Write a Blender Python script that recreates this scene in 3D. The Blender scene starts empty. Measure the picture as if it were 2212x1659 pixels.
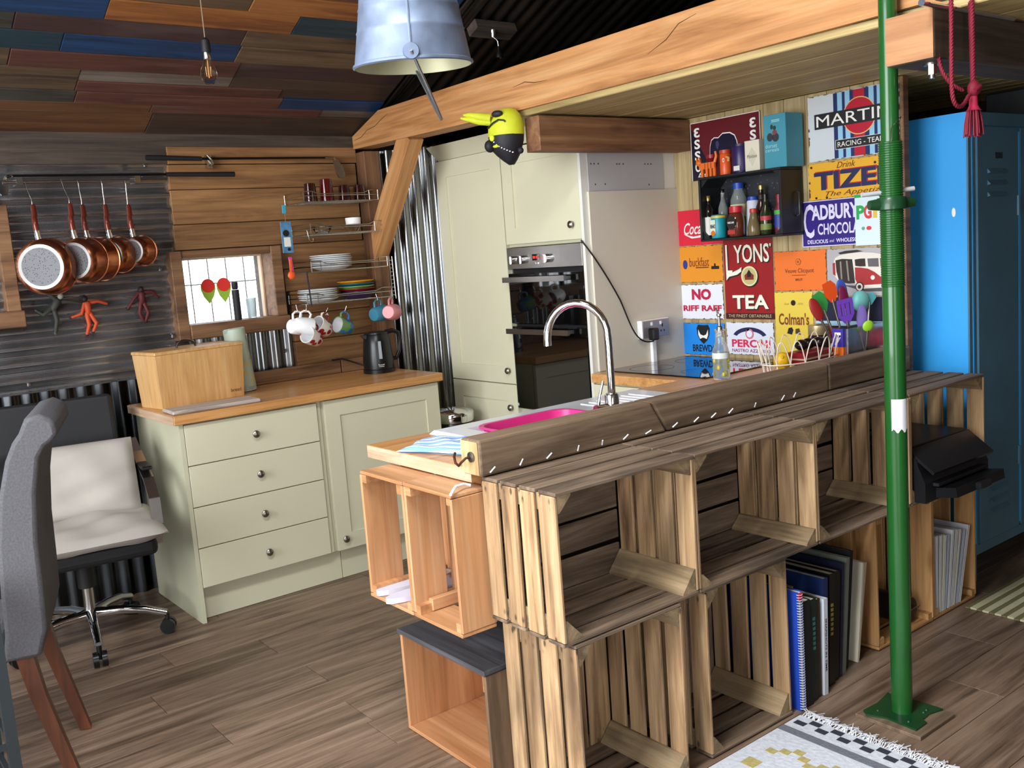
import bpy, bmesh, math, random
from mathutils import Vector, Matrix
random.seed(7)
S = bpy.context.scene
COL = S.collection
PI = math.pi
R = math.radians

# ---------------------------------------------------------------- camera
CF, CX, CY, CZ, YAW, PITCH, ROLL = 2081.6, -1.3009, -3.9988, 1.4823, .6534, .1372, -.0759
fw = Vector((math.sin(YAW)*math.cos(PITCH), math.cos(YAW)*math.cos(PITCH), -math.sin(PITCH)))
r0 = Vector((math.cos(YAW), -math.sin(YAW), 0)); u0 = r0.cross(fw)
cr = math.cos(ROLL)*r0 + math.sin(ROLL)*u0
cu = -math.sin(ROLL)*r0 + math.cos(ROLL)*u0
cd = bpy.data.cameras.new('camera'); cam = bpy.data.objects.new('camera', cd); COL.objects.link(cam)
cam.matrix_world = Matrix((( cr.x, cu.x, -fw.x, CX), (cr.y, cu.y, -fw.y, CY), (cr.z, cu.z, -fw.z, CZ), (0, 0, 0, 1)))
cd.sensor_width = 36; cd.lens = CF/2212*36; cd.clip_start = .05
S.camera = cam

# ---------------------------------------------------------------- world, daylight, exposure
w = bpy.data.worlds.new('sky'); S.world = w; w.use_nodes = True
bg = w.node_tree.nodes['Background']; bg.inputs[0].default_value = (.86, .93, 1, 1); bg.inputs[1].default_value = 4.0
def area(name, loc, rot, sx, sy, power, col):
    l = bpy.data.lights.new(name, 'AREA'); l.shape = 'RECTANGLE'; l.size = sx; l.size_y = sy
    l.energy = power; l.color = col
    o = bpy.data.objects.new(name, l); COL.objects.link(o); o.location = loc; o.rotation_euler = rot
    return o
# daylight entering by the glazed gable on the left, plus added, unseen fill from overhead and behind the photographer
area('gable_daylight', (-3.38, -2.3, 1.75), (0, R(-90), 0), 2.5, 3.2, 190, (.95, .98, 1))
area('rear_fill', (-1.9, -5.40, 1.2), (R(90), 0, 0), 1.5, 1.9, 12, (.97, .985, 1))  # weak frontal fill added behind the camera, its door is made up
area('overhead_fill', (-1.3, -2.85, 3.56), (R(-23), 0, 0), 1.7, .9, 165, (.98, .99, 1))  # overhead fill added to brighten floor and tops, its skylight is made up
S.view_settings.view_transform = 'Standard'; S.view_settings.look = 'None'
S.view_settings.gamma = 1; S.view_settings.use_curve_mapping = False
S.view_settings.exposure = 0.2

# ---------------------------------------------------------------- materials
def c(h):
    h = h.lstrip('#')
    v = [int(h[i:i+2], 16)/255 for i in (0, 2, 4)]
    return tuple((x/12.92 if x <= .04045 else ((x+.055)/1.055)**2.4) for x in v) + (1,)
MATS = {}
def new(name):
    m = bpy.data.materials.new(name); m.use_nodes = True
    nt = m.node_tree; return m, nt, nt.nodes['Principled BSDF']
def nd(nt, t, **kw):
    n = nt.nodes.new(t)
    for k, v in kw.items(): setattr(n, k, v)
    return n
def flat(name, col, rough=.5, metal=0, var=0, vscale=12, bump=0, trans=0, ior=1.45, coat=0, emit=None):
    if name in MATS: return MATS[name]
    m, nt, b = new(name); L = nt.links.new
    col = c(col) if isinstance(col, str) else col
    b.inputs['Base Color'].default_value = col
    b.inputs['Roughness'].default_value = rough; b.inputs['Metallic'].default_value = metal
    b.inputs['Transmission Weight'].default_value = trans; b.inputs['IOR'].default_value = ior
    b.inputs['Coat Weight'].default_value = coat
    if emit:
        b.inputs['Emission Color'].default_value = c(emit[0]); b.inputs['Emission Strength'].default_value = emit[1]
    if var or bump:
        tc = nd(nt, 'ShaderNodeTexCoord'); n = nd(nt, 'ShaderNodeTexNoise')
        n.inputs['Scale'].default_value = vscale; n.inputs['Detail'].default_value = 5
        L(tc.outputs['Object'], n.inputs['Vector'])
        if var:
            mx = nd(nt, 'ShaderNodeMix', data_type='RGBA', blend_type='MULTIPLY')
            rp = nd(nt, 'ShaderNodeValToRGB'); rp.color_ramp.elements[0].position = .3; rp.color_ramp.elements[1].position = .7
            g = 1-var; rp.color_ramp.elements[0].color = (g, g, g, 1); rp.color_ramp.elements[1].color = (1, 1, 1, 1)
            L(n.outputs['Fac'], rp.inputs[0]); mx.inputs[0].default_value = 1
            mx.inputs[6].default_value = col; L(rp.outputs[0], mx.inputs[7]); L(mx.outputs[2], b.inputs['Base Color'])
        if bump:
            bp = nd(nt, 'ShaderNodeBump'); bp.inputs['Strength'].default_value = bump; bp.inputs['Distance'].default_value = .004
            L(n.outputs['Fac'], bp.inputs['Height']); L(bp.outputs[0], b.inputs['Normal'])
    MATS[name] = m; return m
def wood(name, dark, mid, light, rough=.6, axis=0, grain=1.0, rnd=.25, knots=.5, stain=0, stainc='#1c1712', bump=.25, nails=0):
    """plank wood: grain runs along the piece's own local axis, each piece shifted and toned by its object random"""
    if name in MATS: return MATS[name]
    m, nt, b = new(name); L = nt.links.new
    tc = nd(nt, 'ShaderNodeTexCoord'); oi = nd(nt, 'ShaderNodeObjectInfo')
    sc = nd(nt, 'ShaderNodeVectorMath', operation='SCALE'); sc.inputs[0].default_value = (37, 91, 53); L(oi.outputs['Random'], sc.inputs['Scale'])
    ad = nd(nt, 'ShaderNodeVectorMath', operation='ADD'); L(tc.outputs['Object'], ad.inputs[0]); L(sc.outputs[0], ad.inputs[1])
    def mp(a, cross):
        k = nd(nt, 'ShaderNodeMapping'); s = [cross]*3; s[axis] = a; k.inputs['Scale'].default_value = s
        L(ad.outputs[0], k.inputs[0]); return k
    k1 = mp(1.6*grain, 22*grain); n1 = nd(nt, 'ShaderNodeTexNoise'); n1.inputs['Scale'].default_value = 1
    n1.inputs['Detail'].default_value = 7; n1.inputs['Roughness'].default_value = .62; n1.inputs['Distortion'].default_value = .7
    L(k1.outputs[0], n1.inputs['Vector'])
    rp = nd(nt, 'ShaderNodeValToRGB'); e = rp.color_ramp.elements
    e[0].position = .30; e[0].color = c(dark); e[1].position = .72; e[1].color = c(light)
    x = e.new(.5); x.color = c(mid); L(n1.outputs['Fac'], rp.inputs[0])
    col = rp.outputs[0]
    k2 = mp(4*grain, 150*grain); n2 = nd(nt, 'ShaderNodeTexNoise'); n2.inputs['Scale'].default_value = 1; n2.inputs['Detail'].default_value = 3
    L(k2.outputs[0], n2.inputs['Vector'])
    r2 = nd(nt, 'ShaderNodeValToRGB'); r2.color_ramp.elements[0].position = .25; r2.color_ramp.elements[0].color = (.72, .72, .72, 1)
    r2.color_ramp.elements[1].position = .65; L(n2.outputs['Fac'], r2.inputs[0])
    mx = nd(nt, 'ShaderNodeMix', data_type='RGBA', blend_type='MULTIPLY'); mx.inputs[0].default_value = .8
    L(col, mx.inputs[6]); L(r2.outputs[0], mx.inputs[7]); col = mx.outputs[2]
    def over(fac, colr):
        nonlocal col
        q = nd(nt, 'ShaderNodeMix', data_type='RGBA'); L(fac, q.inputs[0]); L(col, q.inputs[6]); q.inputs[7].default_value = c(colr); col = q.outputs[2]
    if knots:
        k3 = mp(2.6, 8.5); v = nd(nt, 'ShaderNodeTexVoronoi'); v.inputs['Scale'].default_value = 1; L(k3.outputs[0], v.inputs['Vector'])
        r3 = nd(nt, 'ShaderNodeValToRGB'); r3.color_ramp.elements[0].position = .06; r3.color_ramp.elements[0].color = (knots,)*3+(1,)
        r3.color_ramp.elements[1].position = .17; r3.color_ramp.elements[1].color = (0, 0, 0, 1); L(v.outputs['Distance'], r3.inputs[0]); over(r3.outputs[0], dark)
    if stain:
        k4 = mp(2.2, 9); n4 = nd(nt, 'ShaderNodeTexNoise'); n4.inputs['Scale'].default_value = 1; n4.inputs['Detail'].default_value = 6; L(k4.outputs[0], n4.inputs['Vector'])
        r4 = nd(nt, 'ShaderNodeValToRGB'); r4.color_ramp.elements[0].position = .52; r4.color_ramp.elements[0].color = (0, 0, 0, 1)
        r4.color_ramp.elements[1].position = .72; r4.color_ramp.elements[1].color = (stain,)*3+(1,); L(n4.outputs['Fac'], r4.inputs[0]); over(r4.outputs[0], stainc)
    if nails:                                   # rusty nail stains close to the two ends of each board
        sp = nd(nt, 'ShaderNodeSeparateXYZ'); L(tc.outputs['Generated'], sp.inputs[0])
        a = nd(nt, 'ShaderNodeMath', operation='SUBTRACT'); a.inputs[1].default_value = .5; L(sp.outputs[0], a.inputs[0])
        a2 = nd(nt, 'ShaderNodeMath', operation='ABSOLUTE'); L(a.outputs[0], a2.inputs[0])
        rg_ = nd(nt, 'ShaderNodeValToRGB'); q = rg_.color_ramp.elements; q[0].position = .40; q[0].color = (0, 0, 0, 1); q[1].position = .45; q[1].color = (1, 1, 1, 1); L(a2.outputs[0], rg_.inputs[0])
        k5 = mp(26, 55); v5 = nd(nt, 'ShaderNodeTexVoronoi'); v5.inputs['Scale'].default_value = 1; L(k5.outputs[0], v5.inputs['Vector'])
        r5 = nd(nt, 'ShaderNodeValToRGB'); r5.color_ramp.elements[0].position = .16; r5.color_ramp.elements[0].color = (nails,)*3+(1,); r5.color_ramp.elements[1].position = .34; r5.color_ramp.elements[1].color = (0, 0, 0, 1); L(v5.outputs['Distance'], r5.inputs[0])
        mm = nd(nt, 'ShaderNodeMath', operation='MULTIPLY'); L(rg_.outputs[0], mm.inputs[0]); L(r5.outputs[0], mm.inputs[1]); over(mm.outputs[0], '#2e2218')
    hs = nd(nt, 'ShaderNodeHueSaturation'); mr = nd(nt, 'ShaderNodeMapRange'); mr.inputs['To Min'].default_value = 1-rnd; mr.inputs['To Max'].default_value = 1+rnd*.6
    L(oi.outputs['Random'], mr.inputs['Value']); L(mr.outputs[0], hs.inputs['Value']); L(col, hs.inputs['Color']); L(hs.outputs[0], b.inputs['Base Color'])
    b.inputs['Roughness'].default_value = rough
    if bump:
        bp = nd(nt, 'ShaderNodeBump'); bp.inputs['Strength'].default_value = bump; bp.inputs['Distance'].default_value = .002
        L(n2.outputs['Fac'], bp.inputs['Height']); L(bp.outputs[0], b.inputs['Normal'])
    MATS[name] = m; return m
def enamel(name, col, rust=.5, rough=.35):
    """printed tin plate with rusty chips that grow from its edges"""
    if name in MATS: return MATS[name]
    m, nt, b = new(name); L = nt.links.new
    tc = nd(nt, 'ShaderNodeTexCoord'); sp = nd(nt, 'ShaderNodeSeparateXYZ'); L(tc.outputs['Generated'], sp.inputs[0])
    def edge(o):
        a = nd(nt, 'ShaderNodeMath', operation='SUBTRACT'); a.inputs[1].default_value = .5; L(o, a.inputs[0])
        q = nd(nt, 'ShaderNodeMath', operation='ABSOLUTE'); L(a.outputs[0], q.inputs[0]); return q.outputs[0]
    mxm = nd(nt, 'ShaderNodeMath', operation='MAXIMUM'); L(edge(sp.outputs[0]), mxm.inputs[0]); L(edge(sp.outputs[1]), mxm.inputs[1])
    n = nd(nt, 'ShaderNodeTexNoise'); n.inputs['Scale'].default_value = 48; n.inputs['Detail'].default_value = 8; L(tc.outputs['Object'], n.inputs['Vector'])
    mu = nd(nt, 'ShaderNodeMath', operation='MULTIPLY_ADD'); L(n.outputs['Fac'], mu.inputs[0]); mu.inputs[1].default_value = .12; L(mxm.outputs[0], mu.inputs[2])
    rp = nd(nt, 'ShaderNodeValToRGB'); rp.color_ramp.interpolation = 'LINEAR'
    p = .562 - .016*rust
    rp.color_ramp.elements[0].position = p; rp.color_ramp.elements[0].color = (0, 0, 0, 1)
    rp.color_ramp.elements[1].position = p+.008; rp.color_ramp.elements[1].color = (1, 1, 1, 1); L(mu.outputs[0], rp.inputs[0])
    q = nd(nt, 'ShaderNodeMix', data_type='RGBA'); L(rp.outputs[0], q.inputs[0]); q.inputs[6].default_value = c(col); q.inputs[7].default_value = c('#5d3326')
    L(q.outputs[2], b.inputs['Base Color']); b.inputs['Roughness'].default_value = rough
    MATS[name] = m; return m
def dots(name, base, dot, scale=40, r=.3, rough=.3, metal=0):
    if name in MATS: return MATS[name]
    m, nt, b = new(name); L = nt.links.new
    tc = nd(nt, 'ShaderNodeTexCoord'); v = nd(nt, 'ShaderNodeTexVoronoi'); v.inputs['Scale'].default_value = scale; L(tc.outputs['Object'], v.inputs['Vector'])
    rp = nd(nt, 'ShaderNodeValToRGB'); rp.color_ramp.elements[0].position = r; rp.color_ramp.elements[0].color = c(dot)
    rp.color_ramp.elements[1].position = r+.03; rp.color_ramp.elements[1].color = c(base); L(v.outputs['Distance'], rp.inputs[0])
    L(rp.outputs[0], b.inputs['Base Color']); b.inputs['Roughness'].default_value = rough; b.inputs['Metallic'].default_value = metal
    MATS[name] = m; return m
def stripes(name, a, b_, scale=60, axis='X', rough=.8, p=.5):
    if name in MATS: return MATS[name]
    m, nt, b = new(name); L = nt.links.new
    tc = nd(nt, 'ShaderNodeTexCoord'); v = nd(nt, 'ShaderNodeTexWave', wave_type='BANDS', bands_direction=axis); v.inputs['Scale'].default_value = scale; v.inputs['Distortion'].default_value = .8
    L(tc.outputs['Object'], v.inputs['Vector'])
    rp = nd(nt, 'ShaderNodeValToRGB'); rp.color_ramp.elements[0].position = p-.08; rp.color_ramp.elements[0].color = c(a)
    rp.color_ramp.elements[1].position = p+.08; rp.color_ramp.elements[1].color = c(b_); L(v.outputs['Fac'], rp.inputs[0])
    L(rp.outputs[0], b.inputs['Base Color']); b.inputs['Roughness'].default_value = rough
    MATS[name] = m; return m
def zinc(name, col, rough=.3, var=.35, scale=8, metal=1):
    """sheet metal: blotchy tone and gloss"""
    if name in MATS: return MATS[name]
    m, nt, b = new(name); L = nt.links.new
    tc = nd(nt, 'ShaderNodeTexCoord'); n = nd(nt, 'ShaderNodeTexNoise'); n.inputs['Scale'].default_value = scale; n.inputs['Detail'].default_value = 6
    L(tc.outputs['Object'], n.inputs['Vector'])
    rp = nd(nt, 'ShaderNodeValToRGB'); k = c(col); d = tuple(x*(1-var) for x in k[:3])+(1,)
    rp.color_ramp.elements[0].position = .3; rp.color_ramp.elements[0].color = d; rp.color_ramp.elements[1].position = .7; rp.color_ramp.elements[1].color = k
    L(n.outputs['Fac'], rp.inputs[0]); L(rp.outputs[0], b.inputs['Base Color'])
    mr = nd(nt, 'ShaderNodeMapRange'); mr.inputs['To Min'].default_value = rough*.7; mr.inputs['To Max'].default_value = rough*1.4
    L(n.outputs['Fac'], mr.inputs['Value']); L(mr.outputs[0], b.inputs['Roughness']); b.inputs['Metallic'].default_value = metal
    MATS[name] = m; return m

# ---------------------------------------------------------------- mesh helpers
class MB:
    def __init__(s): s.v = []; s.f = []; s.m = []
    def add(s, vs, fs, mi=0, X=None):
        k = len(s.v)
        for p in vs:
            p = Vector(p); s.v.append(X @ p if X else p)
        for f in fs: s.f.append([k+i for i in f]); s.m.append(mi)
        return s
    def box(s, a, b, mi=0, X=None):
        x0, y0, z0 = a; x1, y1, z1 = b
        return s.add([(x0,y0,z0),(x1,y0,z0),(x1,y1,z0),(x0,y1,z0),(x0,y0,z1),(x1,y0,z1),(x1,y1,z1),(x0,y1,z1)],
                     [(3,2,1,0),(4,5,6,7),(0,1,5,4),(1,2,6,5),(2,3,7,6),(3,0,4,7)], mi, X)
    def cyl(s, p, q, r, r2=None, n=14, mi=0):
        p = Vector(p); q = Vector(q); r2 = r if r2 is None else r2
        d = (q-p).normalized(); a = d.orthogonal().normalized(); b = d.cross(a)
        vs = [p+(a*math.cos(2*PI*i/n)+b*math.sin(2*PI*i/n))*r for i in range(n)]+[q+(a*math.cos(2*PI*i/n)+b*math.sin(2*PI*i/n))*r2 for i in range(n)]
        fs = [(i, (i+1) % n, n+(i+1) % n, n+i) for i in range(n)]+[tuple(range(n-1, -1, -1)), tuple(range(n, 2*n))]
        return s.add(vs, fs, mi)
    def tube(s, pts, r, n=8, mi=0, closed=False):
        P = [Vector(p) for p in pts]; m = len(P); rr = r if isinstance(r, (list, tuple)) else [r]*m
        up = None; rings = []
        for i in range(m):
            t = (P[(i+1) % m]-P[i-1]) if closed else (P[min(i+1, m-1)]-P[max(i-1, 0)])
            t.normalize()
            up = t.orthogonal().normalized() if up is None else (up-t*up.dot(t)).normalized()
            b = t.cross(up)
            rings.append([P[i]+(up*math.cos(2*PI*j/n)+b*math.sin(2*PI*j/n))*rr[i] for j in range(n)])
        vs = [v for g in rings for v in g]; fs = []
        for i in range(m if closed else m-1):
            k = (i+1) % m
            for j in range(n): fs.append((i*n+j, i*n+(j+1) % n, k*n+(j+1) % n, k*n+j))
        if not closed: fs += [tuple(range(n-1, -1, -1)), tuple((m-1)*n+j for j in range(n))]
        return s.add(vs, fs, mi)
    def lathe(s, prof, n=24, mi=0, X=None, caps=True):
        vs = []; fs = []; k = len(prof)
        for (r, z) in prof:
            for j in range(n): vs.append((r*math.cos(2*PI*j/n), r*math.sin(2*PI*j/n), z))
        for i in range(k-1):
            for j in range(n): fs.append((i*n+j, i*n+(j+1) % n, (i+1)*n+(j+1) % n, (i+1)*n+j))
        if caps:
            if prof[0][0] > 1e-5: fs.append(tuple(range(n-1, -1, -1)))
            if prof[-1][0] > 1e-5: fs.append(tuple((k-1)*n+j for j in range(n)))
        return s.add(vs, fs, mi, X)
    def prism(s, pts, z0, z1, mi=0, X=None):
        n = len(pts)
        a = sum(pts[i][0]*pts[(i+1) % n][1]-pts[(i+1) % n][0]*pts[i][1] for i in range(n))
        if a < 0: pts = pts[::-1]
        vs = [(p[0], p[1], z0) for p in pts]+[(p[0], p[1], z1) for p in pts]
        return s.add(vs, [tuple(range(n-1, -1, -1)), tuple(range(n, 2*n))]+[(i, (i+1) % n, n+(i+1) % n, n+i) for i in range(n)], mi, X)
    def ell(s, cen, rad, n=16, k=10, mi=0, X=None):
        prof = [(max(1e-6, math.sin(PI*i/k)), -math.cos(PI*i/k)) for i in range(k+1)]
        Y = Matrix.Translation(cen) @ Matrix.Diagonal((rad[0], rad[1], rad[2], 1))
        return s.lathe(prof, n, mi, (X @ Y) if X else Y, caps=False)
    def mesh(s, name, mats, smooth=0):
        me = bpy.data.meshes.new(name); me.from_pydata([tuple(v) for v in s.v], [], s.f)
        for m in (mats if isinstance(mats, (list, tuple)) else [mats]): me.materials.append(m)
        if any(s.m): me.polygons.foreach_set('material_index', s.m)
        if smooth:
            me.polygons.foreach_set('use_smooth', [True]*len(me.polygons)); me.set_sharp_from_angle(angle=R(smooth))
        me.update(); return me
    def obj(s, name, mats, parent=None, X=None, smooth=0):
        return link(name, s.mesh(name, mats, smooth), parent, X)
def link(name, me, parent=None, X=None):
    o = bpy.data.objects.new(name, me); COL.objects.link(o)
    if X is not None: o.matrix_local = X if isinstance(X, Matrix) else Matrix.Translation(X)
    if parent: o.parent = parent
    return o
def tag(o, label, cat, group=None, kind=None):
    o['label'] = label; o['category'] = cat
    if group: o['group'] = group
    if kind: o['kind'] = kind
    return o
def thing(name, label, cat, X=(0, 0, 0), rz=0, group=None):
    o = bpy.data.objects.new(name, None); COL.objects.link(o); o.empty_display_size = .05
    if isinstance(X, Matrix): o.matrix_world = X
    else: o.location = X; o.rotation_euler = (0, 0, rz)
    return tag(o, label, cat, group)
def struct(o): o['kind'] = 'structure'; return o
def dup(root, X, label, rz=None):
    q = root.copy(); COL.objects.link(q)
    if isinstance(X, Matrix): q.matrix_world = X
    else:
        q.location = X
        if rz is not None: q.rotation_euler = (0, 0, rz)
    q['label'] = label
    for ch in root.children:
        d = ch.copy(); COL.objects.link(d); d.parent = q
        for g in ch.children:
            e = g.copy(); COL.objects.link(e); e.parent = d
    return q
BC = {}
def cbox(dx, dy, dz, ch, mat):
    key = (round(dx, 4), round(dy, 4), round(dz, 4), ch, mat.name)
    if key in BC: return BC[key]
    bm = bmesh.new(); bmesh.ops.create_cube(bm, size=1)
    for v in bm.verts: v.co = (v.co.x*dx, v.co.y*dy, v.co.z*dz)
    if ch: bmesh.ops.bevel(bm, geom=bm.edges[:], offset=min(ch, .45*min(dx, dy, dz)), segments=1, affect='EDGES', clamp_overlap=True)
    me = bpy.data.meshes.new('board'); bm.to_mesh(me); bm.free(); me.materials.append(mat); BC[key] = me; return me
def slab(name, a, b, mat, parent=None, ch=.003, X=None):
    """axis-aligned bevelled block between two corners; the object's origin is its centre"""
    a = Vector(a); b = Vector(b); d = b-a
    T = Matrix.Translation((a+b)/2)
    return link(name, cbox(abs(d.x), abs(d.y), abs(d.z), ch, mat), parent, (X @ T) if X else T)
def board(name, p, q, wid, th, mat, parent=None, wdir=(0, 0, 1), ch=.002):
    """a board from p to q; its local x axis runs along the grain, its width lies along wdir"""
    p = Vector(p); q = Vector(q); x = (q-p); l = x.length; x.normalize()
    y = Vector(wdir); y = (y-x*y.dot(x)).normalized(); z = x.cross(y); m = (p+q)/2
    X = Matrix(((x.x, y.x, z.x, m.x), (x.y, y.y, z.y, m.y), (x.z, y.z, z.z, m.z), (0, 0, 0, 1)))
    return link(name, cbox(l, wid, th, ch, mat), parent, X)
def FX(x, y, z):   # frame of a surface that faces -x: local x to the right as seen, y up, z outwards
    return Matrix(((0, 0, -1, x), (-1, 0, 0, y), (0, 1, 0, z), (0, 0, 0, 1)))
def FY(x, y, z):   # frame of a surface that faces -y
    return Matrix(((1, 0, 0, x), (0, 0, -1, y), (0, 1, 0, z), (0, 0, 0, 1)))
def T(x, y, z): return Matrix.Translation((x, y, z))
def RZ(a): return Matrix.Rotation(R(a), 4, 'Z')
def RX(a): return Matrix.Rotation(R(a), 4, 'X')
def RY(a): return Matrix.Rotation(R(a), 4, 'Y')
def corr(name, o, u, v, wu, lv, mat, pitch=.076, amp=.009, parent=None, seg=8):
    """corrugated sheet: waves follow u, the ridges run along v"""
    o = Vector(o); u = Vector(u).normalized(); v = Vector(v).normalized(); nn = u.cross(v)
    k = max(8, int(wu/pitch*seg)); vs = []; fs = []
    for side in (0, 1):
        for i in range(k+1):
            s_ = wu*i/k; h = amp*math.sin(2*PI*s_/pitch)-side*.0012
            for j in (0, 1): vs.append(o+u*s_+v*(lv*j)+nn*h)
    h = 2*(k+1)
    for i in range(k):
        a = 2*i; fs.append((a, a+2, a+3, a+1)); fs.append((h+a, h+a+1, h+a+3, h+a+2))
        fs.append((a, h+a, h+a+2, a+2)); fs.append((a+1, a+3, h+a+3, h+a+1))
    fs.append((0, 1, h+1, h)); fs.append((2*k, h+2*k, h+2*k+1, 2*k+1))
    m = MB(); m.add(vs, fs); return m.obj(name, mat, parent, smooth=60)
TXT = {}
def text(parent, s, u, v, wd, ht, mat, z=.0022, bold=0, shear=0, name='lettering', X=None, depth=.0006):
    """lettering fitted into a wd x ht box centred on (u, v) of the parent's surface"""
    key = (s, bold, shear)
    if key not in TXT:
        cu_ = bpy.data.curves.new('t', 'FONT'); cu_.body = s; cu_.offset = bold; cu_.shear = shear; cu_.extrude = .0; cu_.resolution_u = 3
        o = bpy.data.objects.new('t', cu_); COL.objects.link(o)
        dg = bpy.context.evaluated_depsgraph_get(); me = bpy.data.meshes.new_from_object(o.evaluated_get(dg))
        vs = [tuple(q.co) for q in me.vertices]; fs = [tuple(p.vertices) for p in me.polygons]
        bpy.data.objects.remove(o); bpy.data.curves.remove(cu_); bpy.data.meshes.remove(me)
        x0 = min(q[0] for q in vs); x1 = max(q[0] for q in vs); y0 = min(q[1] for q in vs); y1 = max(q[1] for q in vs)
        TXT[key] = ([((q[0]-x0)/(x1-x0)-.5, (q[1]-y0)/(y1-y0)-.5) for q in vs], fs)
    vs, fs = TXT[key]
    m = MB(); m.add([(u+a*wd, v+b*ht, z) for a, b in vs], fs)
    return m.obj(name, mat, parent, X)
def shape(parent, pts, mat, z=.0015, name='motif', X=None, th=.0004):
    m = MB(); m.prism(pts, z-.0012, z+th); return m.obj(name, mat, parent, X)
def circ(u, v, r, n=28, r2=None, a0=0, a1=360):
    k = n if a1-a0 >= 360 else n+1
    return [(u+r*math.cos(R(a0+(a1-a0)*i/n)), v+(r2 or r)*math.sin(R(a0+(a1-a0)*i/n))) for i in range(k)]
def rect(u0, v0, u1, v1): return [(u0, v0), (u1, v0), (u1, v1), (u0, v1)]

# ================================================================ materials used all over
W_floor = wood('floor_laminate', '#463629', '#7c6553', '#9b8470', .42, 0, 1.0, .16, .25, .5, '#2c211a', .12)
W_wall = wood('wall_pine', '#5f3d23', '#8a623b', '#a5794d', .6, 0, .8, .18, .5, 0)
W_darkplank = wood('dark_plank', '#2b221b', '#463a30', '#5c4f44', .7, 0, 1, .1, .4, 0)
W_frame = wood('window_frame_wood', '#4f3522', '#7c5738', '#94704d', .65, 0, 1, .12, .5, .3)
W_beam = wood('oak_beam', '#9a6436', '#c58c56', '#d8a672', .6, 0, .7, .08, .35, .15, '#7c4f2b')
W_joist = wood('brown_joist', '#54371f', '#80573a', '#96704b', .65, 0, .8, .1, .6, .3)
W_ply = wood('pale_boards', '#8f7a4c', '#b49d68', '#cbb581', .6, 0, .8, .1, .25, 0)
W_tg = wood('pale_vertical_boards', '#8c7850', '#b29c6f', '#c9b58a', .6, 0, .8, .12, .4, 0)
W_end = wood('crate_end_wood', '#6b5034', '#a98761', '#caab82', .65, 0, 1.1, .14, .3, .7, '#4a3826', nails=.85)
W_old = wood('crate_weathered_wood', '#46382c', '#74604d', '#96826e', .72, 0, 1.1, .2, .35, .9, '#2a211a')
W_pine = wood('orange_pine', '#96603a', '#c18d60', '#d0a37b', .5, 0, .6, .1, .85, 0, bump=.1)
W_timber = wood('counter_timber', '#483828', '#725d48', '#907a62', .7, 0, .9, .08, .3, .5, '#30251b')
W_work = wood('worktop_wood', '#b27840', '#d2985c', '#dfad74', .3, 0, .8, .05, 0, 0, bump=.03)
W_worku = wood('worktop_end', '#a8815f', '#cba98b', '#dcc3a8', .5, 1, .8, .02, 0, 0)
W_light = wood('bread_bin_wood', '#b98a52', '#cfa067', '#dab27c', .45, 2, .6, .03, 0, 0, bump=.04)
W_grey = wood('grey_board', '#565150', '#8a8179', '#a59a90', .6, 0, 1.3, .05, 0, 0)
W_slate = wood('dark_grey_board', '#37363a', '#4f4e53', '#646268', .7, 0, 1, .06, 0, .3)
W_leg = wood('mahogany_leg', '#3a1c0f', '#613218', '#754222', .45, 2, .7, .05, 0, 0)
CREAM = flat('cream_paint', '#d2ceb2', .42, var=.04, vscale=3)
CREAMD = flat('cream_carcass', '#c4c1a6', .5, var=.06, vscale=6)
PANEL = flat('beige_panel', '#cfc8b8', .45)
GREYP = flat('grey_backing', '#b4b2b2', .5)
WHITE = flat('white_plastic', '#eeeef0', .35)
CHROME = flat('chrome', '#d9dadd', .07, 1)
STEEL = flat('brushed_steel', '#b2aeaa', .27, 1, var=.1, vscale=30)
NICKEL = flat('nickel_knob', '#8d8980', .3, 1)
WIRE = flat('wire_chrome', '#b9b6b0', .22, 1)
BLACK = flat('black_plastic', '#121214', .3)
BLACKM = flat('black_matt', '#17171a', .6)
GLASSB = flat('black_glass', '#060607', .035, coat=.6)
GLASS = flat('clear_glass', '#f4fbfb', .02, trans=1, ior=1.45)
RUBBER = flat('black_cable', '#0c0c0d', .5)
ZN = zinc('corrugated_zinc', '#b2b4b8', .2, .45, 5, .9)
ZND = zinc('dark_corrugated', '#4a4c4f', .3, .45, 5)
ZNB = zinc('bright_corrugated', '#97999b', .22, .25, 4)
INK = flat('ink_black', '#17161a', .5)
INKW = flat('ink_white', '#eceae4', .5)
INKN = flat('ink_navy', '#1d2350', .5)
INKR = flat('ink_red', '#b5132f', .5)
INKB = flat('ink_brown', '#5b3420', .5)

# ================================================================ the shell
YW = .62                                    # face of the kitchen wall
fl = struct(slab('floor', (-3.5, -5.5, -.12), (3.6, .8, -.009), flat('floor_base', '#1a1512', .9), ch=0))
def fbox(o):                                 # children of a setting piece keep world coordinates
    return o.matrix_world.inverted()
def setpar(o, p):
    o.parent = p; o.matrix_parent_inverse = Matrix.Translation(-p.location)
yy = .79; row = 0
while yy > -5.5:
    x = -3.5 - random.random()*1.1
    while x < 3.6:
        x1 = min(x+1.22, 3.6); xa = max(x, -3.5)
        if x1-xa > .02: setpar(board('plank', (xa+.0008, yy-.0955, -.0045), (x1-.0008, yy-.0955, -.0045), .1892, .009, W_floor, None, (0, 1, 0), .0012), fl)
        x += 1.22
    yy -= .191
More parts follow.
